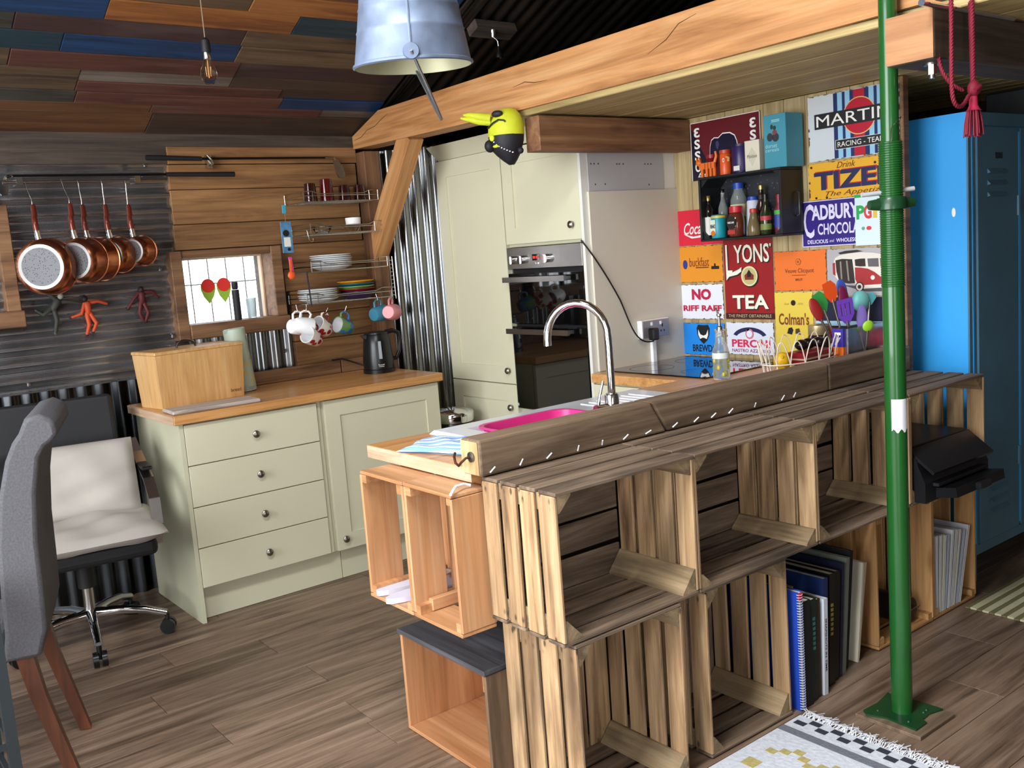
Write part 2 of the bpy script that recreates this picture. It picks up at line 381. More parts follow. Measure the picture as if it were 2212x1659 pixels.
# kitchen wall with two window openings
wb = MB()
zt = 2.3
for a, b in (((-3.5, .70, 0), (-1.05, .80, zt)), ((-1.05, .70, 0), (-.47, .80, 1.38)), ((-1.05, .70, 1.80), (-.47, .80, zt)), ((-.47, .70, 0), (.30, .80, zt)),
             ((.30, .70, 0), (.75, .80, 1.24)), ((.30, .70, 1.562), (.75, .80, zt)), ((.75, .70, 0), (3.6, .80, zt))): wb.box(a, b)
wback = struct(wb.obj('wall_back', W_darkplank))
def wpl(x0, x1, z0, z1, mat, y=YW, th=.03):
    o = board('plank', (x0, y+th/2, (z0+z1)/2), (x1, y+th/2, (z0+z1)/2), z1-z0-.003, th, mat, None, (0, 0, 1), .002); setpar(o, wback); return o
wpl(-3.4, 1.30, 2.005, 2.16, W_darkplank, .612)
for z0, z1, x0, x1 in ((1.885, 2.003, .30, 1.30), (1.722, 1.885, .298, 1.30), (1.60, 1.722, .292, 1.30), (1.475, 1.60, .805, 1.36), (1.36, 1.475, .83, 1.36), (1.24, 1.36, .85, 1.36),
                       (1.10, 1.24, .85, 1.34), (.90, 1.10, .85, 1.34)): wpl(x0, x1, z0, z1, W_wall)
wpl(.30, 1.30, 2.003, 2.085, W_wall, .604)
# upright post in the corner of the kitchen wall
struct(board('trim_2', (1.345, .566, .0), (1.345, .566, 2.055), .09, .09, W_joist, None, (0, 1, 0)))
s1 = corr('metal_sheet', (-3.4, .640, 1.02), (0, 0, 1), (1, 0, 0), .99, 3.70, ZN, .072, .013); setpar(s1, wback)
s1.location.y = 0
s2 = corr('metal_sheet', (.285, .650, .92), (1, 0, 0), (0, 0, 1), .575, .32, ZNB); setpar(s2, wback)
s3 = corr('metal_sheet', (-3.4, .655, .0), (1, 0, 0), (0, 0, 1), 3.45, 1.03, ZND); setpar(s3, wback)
for (x, z) in ((-.47, 1.56), (.21, 1.52), (.23, 1.20), (-.42, 1.06), (.79, 1.06), (.2, 2.0)):
    m = MB(); m.lathe([(.009, 0), (.009, .003), (.005, .008)], 12, 0, FY(x, .626, z)); o = m.obj('sheet_screw', STEEL, smooth=40); setpar(o, wback)
# corner sheet beside the tall units
cs = struct(corr('wall_diagonal', (1.385, .60, 0), (.255, -.27, 0), (0, 0, 1), .36, 2.06, ZNB, .07, .011))
# windows
def window(n, x0, x1, z0, z1):
    g = struct(slab('window_%d' % n, (x0, .735, z0), (x1, .741, z1), flat('window_glass', '#ffffff', 0, trans=1, ior=1.02), ch=0))
    fr = lambda a, b, q=W_frame: setpar(slab('window_frame', a, b, q, ch=.003), g)
    fr((x0-.055, .575, z0-.07), (x0, .70, z1+.035)); fr((x1, .575, z0), (x1+.055, .70, z1+.035)); fr((x0, .585, z1), (x1, .70, z1+.035))
    setpar(slab('window_sill', (x0, .565, z0-.07), (x1+.065, .735, z0), W_frame, ch=.004), g)
    lin = flat('reveal_paint', '#d9b898', .6)
    for a, b in (((x1-.008, .701, z0), (x1, .735, z1)), ((x0, .701, z1-.008), (x1-.008, .735, z1))): setpar(slab('reveal', a, b, lin, ch=0), g)
    return g
window(1, .30, .75, 1.245, 1.562)
window(2, -1.05, -.47, 1.385, 1.80)
# gable wall on the left, glazed, and the wall behind the photographer with a hole for the added rear fill
wl = MB()
for a, b in (((-3.55, -5.5, 0), (-3.45, -3.9, 3.9)), ((-3.55, -.7, 0), (-3.45, .8, 3.9)), ((-3.55, -3.9, 0), (-3.45, -.7, .5)), ((-3.55, -3.9, 3.0), (-3.45, -.7, 3.9))): wl.box(a, b)
wleft = struct(wl.obj('wall_left', W_wall))
for k in range(5):
    y = -3.9+3.2*k/4; setpar(slab('mullion', (-3.5, y-.03, .5), (-3.44, y+.03, 3.0), W_frame), wleft)
wf = MB()
for a, b in (((-3.55, -5.6, 0), (-2.7, -5.5, 3.9)), ((-1.1, -5.6, 0), (3.7, -5.5, 3.9)), ((-2.7, -5.6, 2.2), (-1.1, -5.5, 3.9))): wf.box(a, b)
struct(wf.obj('wall_front', W_darkplank))
struct(slab('wall_side', (3.6, -5.5, 0), (3.7, .8, 3.9), W_darkplank, ch=0))

# ---- sloping roof: coloured reclaimed planks over the kitchen, bare corrugated sheet to the right
SL = R(23); ex = Vector((1, 0, 0)); es = Vector((0, -math.cos(SL), math.sin(SL))); en = Vector((0, -math.sin(SL), -math.cos(SL)))
RO = Vector((0, .62, 2.15))
def rp_(x, s, n=0): return RO+ex*x+es*s+en*n
rm = MB()
for x0, x1, s0_, s1_ in ((-3.5, 3.7, -.2, 3.3), (-3.5, -2.2, 3.3, 4.3), (-.4, 3.7, 3.3, 4.3), (-3.5, 3.7, 4.3, 4.4)):     # the near slope, with a hole for the added roof light
    q = [rp_(x0, s0_, -.05), rp_(x1, s0_, -.05), rp_(x1, s1_, -.05), rp_(x0, s1_, -.05)]
    rm.add(q+[p-en*.05 for p in q], [(3, 2, 1, 0), (4, 5, 6, 7), (0, 1, 5, 4), (1, 2, 6, 5), (2, 3, 7, 6), (3, 0, 4, 7)])
rid = RO+es*4.4
rm.add([(-3.5, rid.y, rid.z+.1), (3.7, rid.y, rid.z+.1), (3.7, -5.6, rid.z-.6), (-3.5, -5.6, rid.z-.6)], [(0, 1, 2, 3)])
ceil = struct(rm.obj('ceiling', W_darkplank))
PC = {
 'honey': wood('ceil_honey', '#3f2614', '#624023', '#71492a', .65, 0, .6, .08, .7),
 'brown': wood('ceil_brown', '#281d15', '#3d2e23', '#4b392c', .65, 0, .9, .1, .3),
 'red': wood('ceil_red', '#351c15', '#532f25', '#613b2f', .65, 0, .9, .12, .4, .25, '#7a6a5c'),
 'maroon': wood('ceil_maroon', '#261817', '#3a2624', '#46302d', .65, 0, .9, .08, .3, .2, '#6d5f58'),
 'tan': wood('ceil_tan', '#33261a', '#58442f', '#6c563f', .7, 0, 1, .12, .4, .5, '#392a1e'),
 'blue': wood('ceil_blue', '#0c213b', '#123358', '#183d68', .6, 0, 1, .1, 0, .3, '#0d1f38'),
 'teal': wood('ceil_teal', '#13232c', '#1b333f', '#243e49', .6, 0, 1, .1, 0, .3, '#14222b'),
 'orange': wood('ceil_orange', '#5d3317', '#8a5529', '#9c6737', .6, 0, .8, .08, .6),
 'green': wood('ceil_green', '#211f18', '#35322a', '#444035', .7, 0, 1, .1, .3, .2, '#6a6558'),
 'grey': wood('ceil_grey', '#3a332d', '#5c5148', '#70655b', .7, 0, 1, .1, .3, .3, '#8a8078')}
XR = 1.33
rows = [(0, .175, [(-1.1, 'brown'), (.21, 'honey'), (XR, 'brown')]), (.175, .24, [(-1, 'red'), (.19, 'honey'), (1.02, 'red'), (XR, 'grey')]),
        (.24, .325, [(-1.2, 'tan'), (-.14, 'green'), (.78, 'red'), (XR, 'blue')]), (.325, .395, [(-.9, 'brown'), (-.15, 'tan'), (.75, 'red'), (XR, 'brown')]),
        (.395, .475, [(-.15, 'tan'), (.49, 'grey'), (XR, 'brown')]), (.475, .585, [(-.42, 'tan'), (.485, 'red'), (XR, 'maroon')]),
        (.585, .70, [(-.25, 'teal'), (.45, 'blue'), (XR, 'tan')]), (.70, .805, [(-.43, 'green'), (.44, 'maroon'), (XR, 'tan')]),
        (.805, .925, [(-.13, 'blue'), (.63, 'orange'), (1.05, 'teal'), (XR, 'tan')]), (.925, 1.04, [(-.13, 'blue'), (.40, 'tan'), (XR, 'orange')]),
        (1.04, 1.15, [(-.5, 'maroon'), (.2, 'tan'), (.9, 'red'), (XR, 'blue')])]
ss = 1.15
kk = list(PC)
while ss < 2.4:
    rows.append((ss, ss+.115, [(-1.2, random.choice(kk)), (-.3, random.choice(kk)), (.5, random.choice(kk)), (XR, random.choice(kk))])); ss += .115
for s0, s1_, cells in rows:
    x = -3.45
    for xe, k in cells:
        n = random.uniform(-.004, .004)
        setpar(board('plank', rp_(x+.0015, (s0+s1_)/2, n), rp_(xe-.0015, (s0+s1_)/2, n), s1_-s0-.003, .016, PC[k], None, es, .0015), ceil); x = xe
o = corr('metal_sheet', rp_(XR+.02, -.1, .0), ex, es, 2.25, 4.3, zinc('roof_sheet', '#54504c', .38, .45, 3), .076, .012); setpar(o, ceil)
# short purlin block with the little spotlight
pb = struct(board('trim_1', (1.455, -.30, 2.508), (1.69, -.30, 2.508), .075, .045, W_darkplank, None, es))
sp = thing('spotlight', 'small chrome spotlight on a jointed stem under the metal roof', 'spotlight', (1.555, -.325, 2.478))
m = MB(); m.cyl((0, 0, .03), (0, 0, -.012), .016, .010, 12); m.tube([(0, 0, -.01), (.012, -.006, -.02), (.02, -.008, -.03), (.021, -.009, -.06)], .0035); m.obj('stem', CHROME, sp, smooth=50)
m = MB(); m.lathe([(.006, .0), (.009, -.02), (.017, -.035), (.020, -.052), (.016, -.052), (.010, -.04)], 16); m.obj('lamp_head', flat('spot_head', '#5e5d5a', .3, 1), sp, T(.021, -.009, -.052), smooth=50)

# ---- mezzanine: main beam, brace, joist, boards
mb = MB()
N = 14
for i in range(N+1):
    y = .60-(.60+3.4)*i/N; t = (y+1.4)/2.0; zb = 2.052+.022*t*t*(1 if y > -1.4 else .8); zt_ = min(2.235-.006*t, 2.150+(.62-y)*math.tan(SL)-.02)
    mb.v += [Vector((y, 0, zb)), Vector((y, -.115, zb)), Vector((y, -.115, zt_)), Vector((y, 0, zt_))]
for i in range(N):
    a = 4*i
    for j in range(4): mb.f.append([a+j, a+4+j, a+4+(j+1) % 4, a+(j+1) % 4]); mb.m.append(0)
mb.f += [[3, 2, 1, 0], [4*N, 4*N+1, 4*N+2, 4*N+3]]; mb.m += [0, 0]
bw = mb.obj('ceiling_beam', W_beam, None, T(1.285, 0, 0) @ RZ(90))
bm_ = bmesh.new(); bm_.from_mesh(bw.data); bmesh.ops.recalc_face_normals(bm_, faces=bm_.faces[:]); bm_.to_mesh(bw.data); bm_.free()
for P in ([(.585, 2.115), (.50, 2.125), (.44, 2.15), (.36, 2.158), (.28, 2.185), (.22, 2.20)], [(-.78, 2.15), (-.86, 2.158), (-.92, 2.145), (-1.0, 2.14)], [(-1.55, 2.13), (-1.64, 2.16), (-1.70, 2.20), (-1.78, 2.215)]):
    m = MB(); m.tube([(a_, .0003, b_) for a_, b_ in P], [.0006]+[.0016]*(len(P)-2)+[.0005], 5); m.obj('crack', flat('crack_dark', '#4a2c17', .9), bw)
tag(bw, 'long honey-coloured oak beam along the mezzanine edge, cracked at its end', 'beam')
o = board('brace', (1.335, .10, 2.085), (1.345, .575, 1.50), .105, .085, W_beam, None, (0, 1, 1)); tag(o, 'slanting wooden brace between the oak beam and the corner post', 'brace')
o = board('joist', (1.30, -.868, 1.949), (2.21, -.868, 1.949), .14, .09, W_joist, None, (0, 0, 1)); tag(o, 'dark brown wooden joist running above the oven housing', 'beam')
mz = struct(slab('ceiling_mezzanine', (1.30, -3.3, 2.056), (3.6, -.50, 2.075), flat('mezz_back', '#5d4d30', .8), ch=0))
mz['label'] = 'pale boarded underside of the mezzanine'
x = 1.30
k = 0
for wdt in [.22, .24, .20, .24, .11, .11, .11, .11, .11, .11, .11, .11, .11, .11, .11, .11, .11, .11, .11]:
    if x+wdt > 3.6: break
    setpar(board('plank', (x+wdt/2, -3.3, 2.0415), (x+wdt/2, -.55, 2.0415), wdt-.003, .027, W_ply, None, (1, 0, 0), .003), mz); x += wdt
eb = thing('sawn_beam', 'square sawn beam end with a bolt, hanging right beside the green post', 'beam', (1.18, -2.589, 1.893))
o = board('beam', (0, 0, .064), (2.2, 0, .064), .135, .128, W_darkplank, eb, (0, 1, 0), .004)  # dark wood picked to put shadow into the beam's unlit side
o = slab('end_grain', (-.004, -.0665, .002), (.0, .0665, .126), wood('end_grain', '#8f5f38', '#b07e52', '#bf936a', .6, 1, .5, .02, 0, 0), eb, ch=0)
m = MB(); m.cyl((.075, -.02, -.006), (.075, -.02, .0), .022, n=20); m.cyl((.075, -.02, -.03), (.075, -.02, -.004), .013, n=6); m.cyl((.075, -.02, -.04), (.075, -.02, -.03), .008); m.obj('bolt', STEEL, eb, smooth=40)

# ---- sign wall of upright boards
sw = struct(slab('wall_right', (2.236, -1.955, 0), (2.25, -.80, 2.025), W_tg, ch=0))
y = -.80
while y > -1.94:
    wd = min(.105, y+1.955); setpar(board('plank', (2.225, y-wd/2, 0), (2.225, y-wd/2, 2.025), wd-.002, .02, W_tg, None, (0, 1, 0), .002), sw); y -= .105
setpar(slab('corner_trim', (2.212, -1.972, 0), (2.252, -1.956, 2.025), W_frame), sw)

# glass of the added, unseen roof light and the ground outside the kitchen wall
struct(MB().add([rp_(-2.2, 3.3, -.07), rp_(-.4, 3.3, -.07), rp_(-.4, 4.3, -.07), rp_(-2.2, 4.3, -.07)], [(0, 1, 2, 3)]).obj('window_3', flat('window_glass', '#ffffff', 0, trans=1, ior=1.02)))
struct(slab('ground_outside', (-3.5, .81, -.2), (3.6, 6, -.02), flat('paving', '#a9a69c', .9), ch=0))

# ================================================================ kitchen units
def knob(parent, x, y, z=0, r=.016):
    m = MB(); m.lathe([(.007, 0), (.007, .010), (r, .014), (r*1.02, .020), (r*.6, .026), (1e-5, .0275)], 18, 0, T(x, y, z)); return m.obj('knob', NICKEL, parent, smooth=50)
def shaker(parent, x0, y0, x1, y1, z0, name='door', rail=.075, th=.020, rec=.007, mat=None):
    """framed door in the parent's face frame"""
    m = MB(); r = rail
    m.box((x0, y0, z0), (x1, y1, z0+th-rec))
    for a, b in (((x0, y0), (x0+r, y1)), ((x1-r, y0), (x1, y1)), ((x0+r, y0), (x1-r, y0+r)), ((x0+r, y1-r), (x1-r, y1))):
        m.box((a[0], a[1], z0+th-rec-.001), (b[0], b[1], z0+th))
    return m.obj(name, mat or CREAM, parent)
# drawer unit
dc = thing('drawer_cabinet', 'cream four-drawer kitchen cabinet under the wooden worktop by the wall', 'cabinet', FY(0, .02, 0))
m = MB(); m.box((.018, .15, -.56), (.645, .868, -.002)); m.obj('body', CREAMD, dc)
m = MB(); m.box((0, 0, -.56), (.018, .869, .02)); m.obj('end_panel', CREAMD, dc)
m = MB(); m.box((.018, .002, -.56), (.70, .148, -.035)); m.obj('plinth', CREAM, dc)
m = MB(); m.box((.634, .152, -.001), (.652, .866, .008)); m.obj('filler_strip', CREAM, dc)
zz = [.152, .327, .506, .686, .864]
for i in range(4):
    o = slab('drawer', (.021, zz[i]+.0015, 0), (.630, zz[i+1]-.0025, .02), CREAM, dc, .0015)
    knob(o, 0, 0, .01)
bc = thing('base_cabinet', 'cream base cabinet with one framed door, right of the drawers', 'cabinet', FY(.664, .02, 0))
m = MB(); m.box((-.008, .15, -.56), (.636, .868, -.002)); m.obj('body', CREAMD, bc)
m = MB(); m.box((.04, .002, -.56), (.63, .148, -.035)); m.obj('plinth', CREAM, bc)
d = shaker(bc, .005, .153, .632, .864, 0); knob(d, .042, .205, .02)
wt = thing('worktop', 'orange-brown wooden worktop over the cream drawer cabinet', 'worktop', (0, 0, .87))
slab('top', (-.025, -.025, .0005), (1.315, .60, .04), W_work, wt, .003)
slab('end_edge', (-.028, -.024, .002), (-.0252, .60, .038), W_worku, wt, 0)
up = thing('splashboard', 'two brown boards standing as a splashback behind the worktop', 'board', (0, .59, .911))
board('board', (.42, 0, .034), (1.075, 0, .034), .066, .02, W_frame, up, (0, 0, 1)); board('board', (1.082, 0, .034), (1.31, 0, .034), .066, .02, W_frame, up, (0, 0, 1))
# tall fridge housing and oven housing
XF = 1.6155
th = thing('tall_cabinet', 'tall cream larder cabinet beside the corrugated corner', 'cabinet', FX(XF+.02, .335, 0))
m = MB(); m.box((0, .12, -.57), (.562, 1.975, -.001)); m.obj('body', CREAM, th)
m = MB(); m.box((.0, .002, -.57), (.562, .118, -.05)); m.obj('plinth', CREAM, th)
d = shaker(th, .003, .822, .56, 1.972, 0, rail=.085); knob(d, .515, .888, .02)
d = shaker(th, .003, .125, .56, .816, 0, rail=.085); knob(d, .515, .70, .02)
m = MB(); m.add([(0, 1.977, .0), (1.12, 1.977, .0), (1.12, 2.05, .055), (-.02, 2.05, .055), (0, 1.977, -.02), (1.12, 1.977, -.02), (1.12, 2.05, .035), (-.02, 2.05, .035)], [(0, 1, 2, 3), (7, 6, 5, 4), (0, 4, 5, 1), (3, 2, 6, 7), (0, 3, 7, 4), (1, 5, 6, 2)]); m.obj('cornice', CREAM, th)
oh = thing('oven_cabinet', 'tall cream oven housing with one upper door and a beige end panel', 'cabinet', FX(XF+.02, -.229, 0))
m = MB(); m.box((.0, .12, -.57), (.552, .70, -.001)); m.box((0, 1.497, -.57), (.552, 1.968, -.001)); m.box((0, .70, -.57), (.552, 1.497, -.40)); m.obj('body', CREAMD, oh)
d = shaker(oh, .003, 1.512, .550, 1.966, 0, rail=.075); knob(d, .497, 1.578, .02)
m = MB(); m.box((.553, .0, -.59), (.571, 1.968, .022)); m.obj('side_panel', flat('white_edge', '#dcdad2', .45), oh)
m = MB(); m.box((.572, .912, -.585), (.584, 1.714, -.008)); m.obj('end_panel', PANEL, oh)
m = MB(); m.box((.5715, 1.716, -.50), (.574, 1.966, -.02)); m.obj('grey_panel', GREYP, oh)
m = MB()
for (a, b) in ((.04, 1.835), (.06, 1.835), (.085, 1.835), (.2, 1.833), (.215, 1.833), (.24, 1.833), (.38, 1.832), (.40, 1.832), (.42, 1.832), (.06, 1.745), (.12, 1.745), (.40, 1.738)):
    m.box((.5741, b-.003, -a-.003), (.5748, b+.003, -a+.003))
m.obj('screw_hole', BLACKM, oh)
# double oven
ov = thing('double_oven', 'black and steel built-in double oven with three knobs', 'oven', FX(XF+.02, -.229, .70))
OVZ = 0
slab('casing', (.01, -.0, -.38), (.545, .79, -.002), BLACKM, ov, 0)
o = slab('control_panel', (.002, .690, 0), (.548, .795, .024), STEEL, ov, .003)
for xx in (.052, .128, .312):
    m = MB(); m.cyl((xx, .735, .0), (xx, .735, .024+.022), .021, .019, 20); m.box((xx-.004, .715, .046), (xx+.004, .755, .052)); k = m.obj('control_knob', CHROME, ov, smooth=40)
slab('display', (.198, .728, .0241), (.252, .758, .0255), GLASSB, ov, 0)
for xx in (.208, .218, .232, .242): shape(ov, rect(xx-.0035, .737, xx+.0035, .749), flat('red_digits', '#d8402f', .5, emit=('#ff4030', .4)), .0262, name='digit')
for xx in (.207, .225, .243):
    m = MB(); m.cyl((xx, .715, .023), (xx, .715, .027), .0045, n=10); m.obj('button', CHROME, ov, smooth=40)
def ovdoor(y0, y1, hy):
    d = slab('oven_door', (.002, y0, 0), (.548, y1, .024), GLASSB, ov, .003)
    m = MB(); m.box((-.268, hy-(y0+y1)/2-.0125, .042), (.19, hy-(y0+y1)/2+.0125, .056)); m.box((-.25, hy-(y0+y1)/2-.008, .012), (-.23, hy-(y0+y1)/2+.008, .043)); m.box((.15, hy-(y0+y1)/2-.008, .012), (.17, hy-(y0+y1)/2+.008, .043))
    m.obj('oven_handle', STEEL, d)
ovdoor(.425, .670, .642); ovdoor(.002, .412, .392)
# socket, plug, trunking, cable on the beige panel (face y = -.813)
YP = -.8135
so = thing('wall_socket', 'white double wall socket on the beige oven panel', 'socket', FY(1.985, YP, 1.072))
slab('box', (-.092, -.043, 0), (.092, .043, .03), WHITE, so, .003)
slab('face_plate', (-.088, -.04, .0301), (.088, .04, .034), flat('silver_plate', '#9b9a9c', .35, .6), so, .001)
for sx in (.042,):
    m = MB(); m.box((sx-.004, .004, .0341), (sx+.004, .02, .0345)); m.box((sx-.014, -.018, .0341), (sx-.007, -.009, .0345)); m.box((sx+.007, -.018, .0341), (sx+.014, -.009, .0345)); m.obj('pin_slot', BLACKM, so)
for sx in (-.03, .03): slab('switch', (sx-.006, .016, .034), (sx+.006, .032, .038), WHITE, so, .001)
pl = tag(slab('plug', (1.925, YP-.072, 1.022), (1.968, YP-.035, 1.078), BLACK, None, .006), 'black plug pushed into the left side of the double socket', 'plug')
tr = tag(slab('cable_trunking', (1.972, YP-.018, .911), (1.998, YP, 1.028), WHITE, None, .002), 'white cable trunking between the socket and the worktop', 'trunking')
def bez(a, b, d, e, n=16):
    a, b, d, e = map(Vector, (a, b, d, e)); return [a*(1-t)**3+b*3*t*(1-t)**2+d*3*t*t*(1-t)+e*t**3 for t in [i/n for i in range(n+1)]]
m = MB(); m.tube(bez((1.60, -.79, 1.505), (1.63, -.83, 1.44), (1.72, YP-.01, 1.33), (1.79, YP-.007, 1.22))+bez((1.79, YP-.007, 1.22), (1.85, YP-.006, 1.10), (1.86, YP-.02, 1.0), (1.946, YP-.052, 1.018))[1:], .0035, 8)
tag(m.obj('power_cable', RUBBER, smooth=60), 'black cable slung from the oven corner to the wall socket', 'cable')
# pedal bin in the gap
pbn = thing('pedal_bin', 'black pedal bin with a chrome lid between cabinet and larder', 'bin', (1.452, .115, 0))
m = MB(); m.lathe([(.095, 0), (.098, .03), (.100, .62), (.098, .63)], 28); m.obj('body', BLACK, pbn, smooth=50)
m = MB(); m.lathe([(.103, .632), (.106, .64), (.106, .675), (.10, .685), (.06, .70), (1e-5, .705)], 28); m.obj('lid', CHROME, pbn, smooth=40)
m = MB(); m.box((-.02, -.15, .01), (.02, -.09, .02)); m.obj('pedal', BLACK, pbn)

# ================================================================ things on the left worktop
bb = thing('bread_bin', 'pale wooden bread bin lettered bread, with a metal handle on its lid', 'bread bin', (.02, .24, .9105), R(8))
bbw, bbh, bbd = .40, .235, .20
m = MB()
m.add([(0, 0, 0), (bbw, 0, 0), (bbw, bbd, 0), (0, bbd, 0), (-.012, -.012, bbh), (bbw+.012, -.012, bbh), (bbw+.012, bbd+.012, bbh), (-.012, bbd+.012, bbh)], [(3,2,1,0),(4,5,6,7),(0,1,5,4),(1,2,6,5),(2,3,7,6),(3,0,4,7)])
m.obj('box', W_light, bb)
slab('lid', (-.016, -.016, bbh), (bbw+.016, bbd+.016, bbh+.016), W_light, bb, .004)
m = MB(); m.tube([(bbw*.36, bbd*.5, bbh+.014), (bbw*.38, bbd*.5, bbh+.035), (bbw*.44, bbd*.5, bbh+.046), (bbw*.52, bbd*.5, bbh+.046), (bbw*.58, bbd*.5, bbh+.035), (bbw*.60, bbd*.5, bbh+.014)], .005); m.obj('handle', flat('pewter', '#5b5650', .35, 1), bb, smooth=60)
text(bb, 'bread', .36, .034, .052, .016, INKB, .0, X=Matrix.Rotation(PI/2, 4, 'X') @ T(0, 0, .0026))
cb = tag(slab('chopping_board', (-.005, 0, 0), (.38, .15, .017), wood('pale_board', '#8e8278', '#b8aba0', '#cdc3b9', .6, 0, 1.3, .05, 0, 0), None, .006), 'long pale grey chopping board lying before the bread bin', 'chopping board')
cb.matrix_world = T(.175, .062, .9195) @ RZ(-2)
ro = thing('tall_canister', 'tall pale green patterned canister leaning behind the bread bin', 'canister', T(.487, .445, .911) @ RY(-4) @ RX(-3))
m = MB(); m.lathe([(.052, 0), (.052, .30), (.046, .305), (1e-5, .305)], 28); m.obj('body', dots('canister_print', '#aab5a2', '#8fa093', 16, .34, .5), ro, smooth=40)
m = MB(); m.lathe([(.0526, .02), (.0526, .15)], 28, caps=False)
m.obj('lower_pattern', dots('canister_yellow', '#aab5a2', '#c2b06c', 30, .36, .5), ro, smooth=40)
ke = thing('kettle', 'black electric kettle standing at the right end of the worktop', 'kettle', (1.185, .37, .911), R(-12))
m = MB(); m.lathe([(.082, 0), (.083, .018), (.080, .02)], 28); m.obj('base', BLACK, ke, smooth=40)
m = MB(); m.lathe([(.079, .021), (.080, .06), (.072, .14), (.064, .195), (.060, .20)], 28)
m.add([(-.060, .022, .175), (-.060, -.022, .175), (-.088, 0, .196), (-.06, .026, .199), (-.06, -.026, .199)], [(0, 1, 2), (0, 2, 3), (1, 4, 2), (2, 4, 3)])
m.obj('body', BLACK, ke, smooth=50)
m = MB(); m.lathe([(.062, .2), (.060, .207), (.03, .212), (1e-5, .213)], 28); m.obj('lid', BLACK, ke, smooth=50)
m = MB(); m.tube([(.05, 0, .203), (.09, 0, .208), (.118, 0, .195), (.124, 0, .15), (.118, 0, .10), (.10, 0, .065), (.07, 0, .06)], [.012, .012, .011, .010, .010, .011, .012], 10); m.obj('handle', BLACK, ke, smooth=60)
kz = lambda a, r, z: Vector((r*math.cos(a), r*math.sin(a), z))
m = MB(); a0 = R(-98); ring = [(-.011, 0), (-.011, .09), (.011, .09), (.011, 0)]
m.add([kz(a0+s/.078, .0735+.0065*(1-t)+.0012, .075+t*.09) for s, t in ((-.008, 0), (.008, 0), (.008, 1), (-.008, 1))], [(0, 1, 2, 3)]); m.obj('water_gauge', flat('gauge', '#9aa0a4', .15), ke)
text(ke, 'Russell', 0, 0, .03, .007, INKW, 0, X=T(0, 0, .045) @ RZ(-8) @ FY(0, -.0806, 0)); text(ke, 'Hobbs', 0, 0, .026, .006, INKW, 0, X=T(0, 0, .036) @ RZ(-8) @ FY(0, -.0806, 0))
m = MB(); m.tube([(1.25, .44, .915), (1.21, .52, .925), (1.15, .56, .955), (1.08, .565, .985), (1.02, .568, .985)], .004); tag(m.obj('kettle_cable', RUBBER, smooth=60), 'thin black cable trailing behind the kettle', 'cable')

# ================================================================ golf clubs, rail, pans, climbers on the wall
gc = thing('golf_club', 'golf iron with a steel head hung level at the top of the boards', 'golf club', (0, .575, 2.03))
m = MB(); m.cyl((.19, 0, 0), (.45, 0, -.006), .0125, .0105, 12); m.obj('grip', BLACKM, gc, smooth=50)
m = MB(); m.cyl((.45, 0, -.006), (1.125, 0, -.002), .006, .005, 10); m.obj('shaft', flat('black_shaft', '#1d1b1a', .3, .6), gc, smooth=50)
m = MB(); m.tube([(1.10, 0, -.001), (1.15, 0, -.004), (1.165, 0, -.02)], .006); m.prism([(1.148, -.018), (1.170, -.012), (1.196, -.05), (1.206, -.09), (1.195, -.108), (1.172, -.105), (1.158, -.08)], -.006, .006, X=Matrix(((1, 0, 0, 0), (0, 0, 1, 0), (0, 1, 0, 0), (0, 0, 0, 1)))); m.obj('club_head', STEEL, gc)
m = MB(); m.box((.475, .0, -.05), (.50, .028, .012)); m.tube([(.475, -.01, .01), (.49, -.016, -.01), (.50, -.01, -.03), (.485, -.005, -.045)], .005); m.obj('hanger', WIRE, gc)
gc2 = thing('golf_club', 'golf iron used as a pot rail across the corrugated sheet', 'golf club', (0, .565, 1.952))
m = MB(); m.cyl((.27, 0, 0), (.60, 0, -.003), .010, .0125, 12); m.obj('grip', BLACKM, gc2, smooth=50)
m = MB(); m.cyl((-.40, 0, .002), (.27, 0, 0), .005, .006, 10); m.obj('shaft', flat('black_shaft', '#1d1b1a', .3, .6), gc2, smooth=50)
m = MB(); m.tube([(-.38, 0, .002), (-.405, 0, -.004), (-.415, 0, -.02)], .006); m.prism([(-.43, -.016), (-.408, -.014), (-.402, -.05), (-.408, -.078), (-.43, -.082), (-.445, -.06)], -.006, .006, X=Matrix(((1, 0, 0, 0), (0, 0, 1, 0), (0, 1, 0, 0), (0, 0, 0, 1)))); m.obj('club_head', CHROME, gc2)
ra = thing('pot_rail', 'thin steel rail with brackets below the golf club', 'rail', (0, .545, 1.925))
m = MB(); m.cyl((-.42, 0, 0), (.265, 0, 0), .0055, n=10); m.obj('bar', STEEL, ra, smooth=50)
for x in (-.36, .13):
    m = MB(); m.box((x-.012, -.008, -.012), (x+.012, .07, .02)); m.obj('bracket', WIRE, ra)
COPPER = flat('copper', '#bd7450', .26, 1, var=.3, vscale=14)
COPH = flat('bronze_handle', '#6d2a1a', .28, .35, coat=.4)
DISC = dots('pan_base', '#565658', '#2a2b2d', 130, .22, .5, 1)
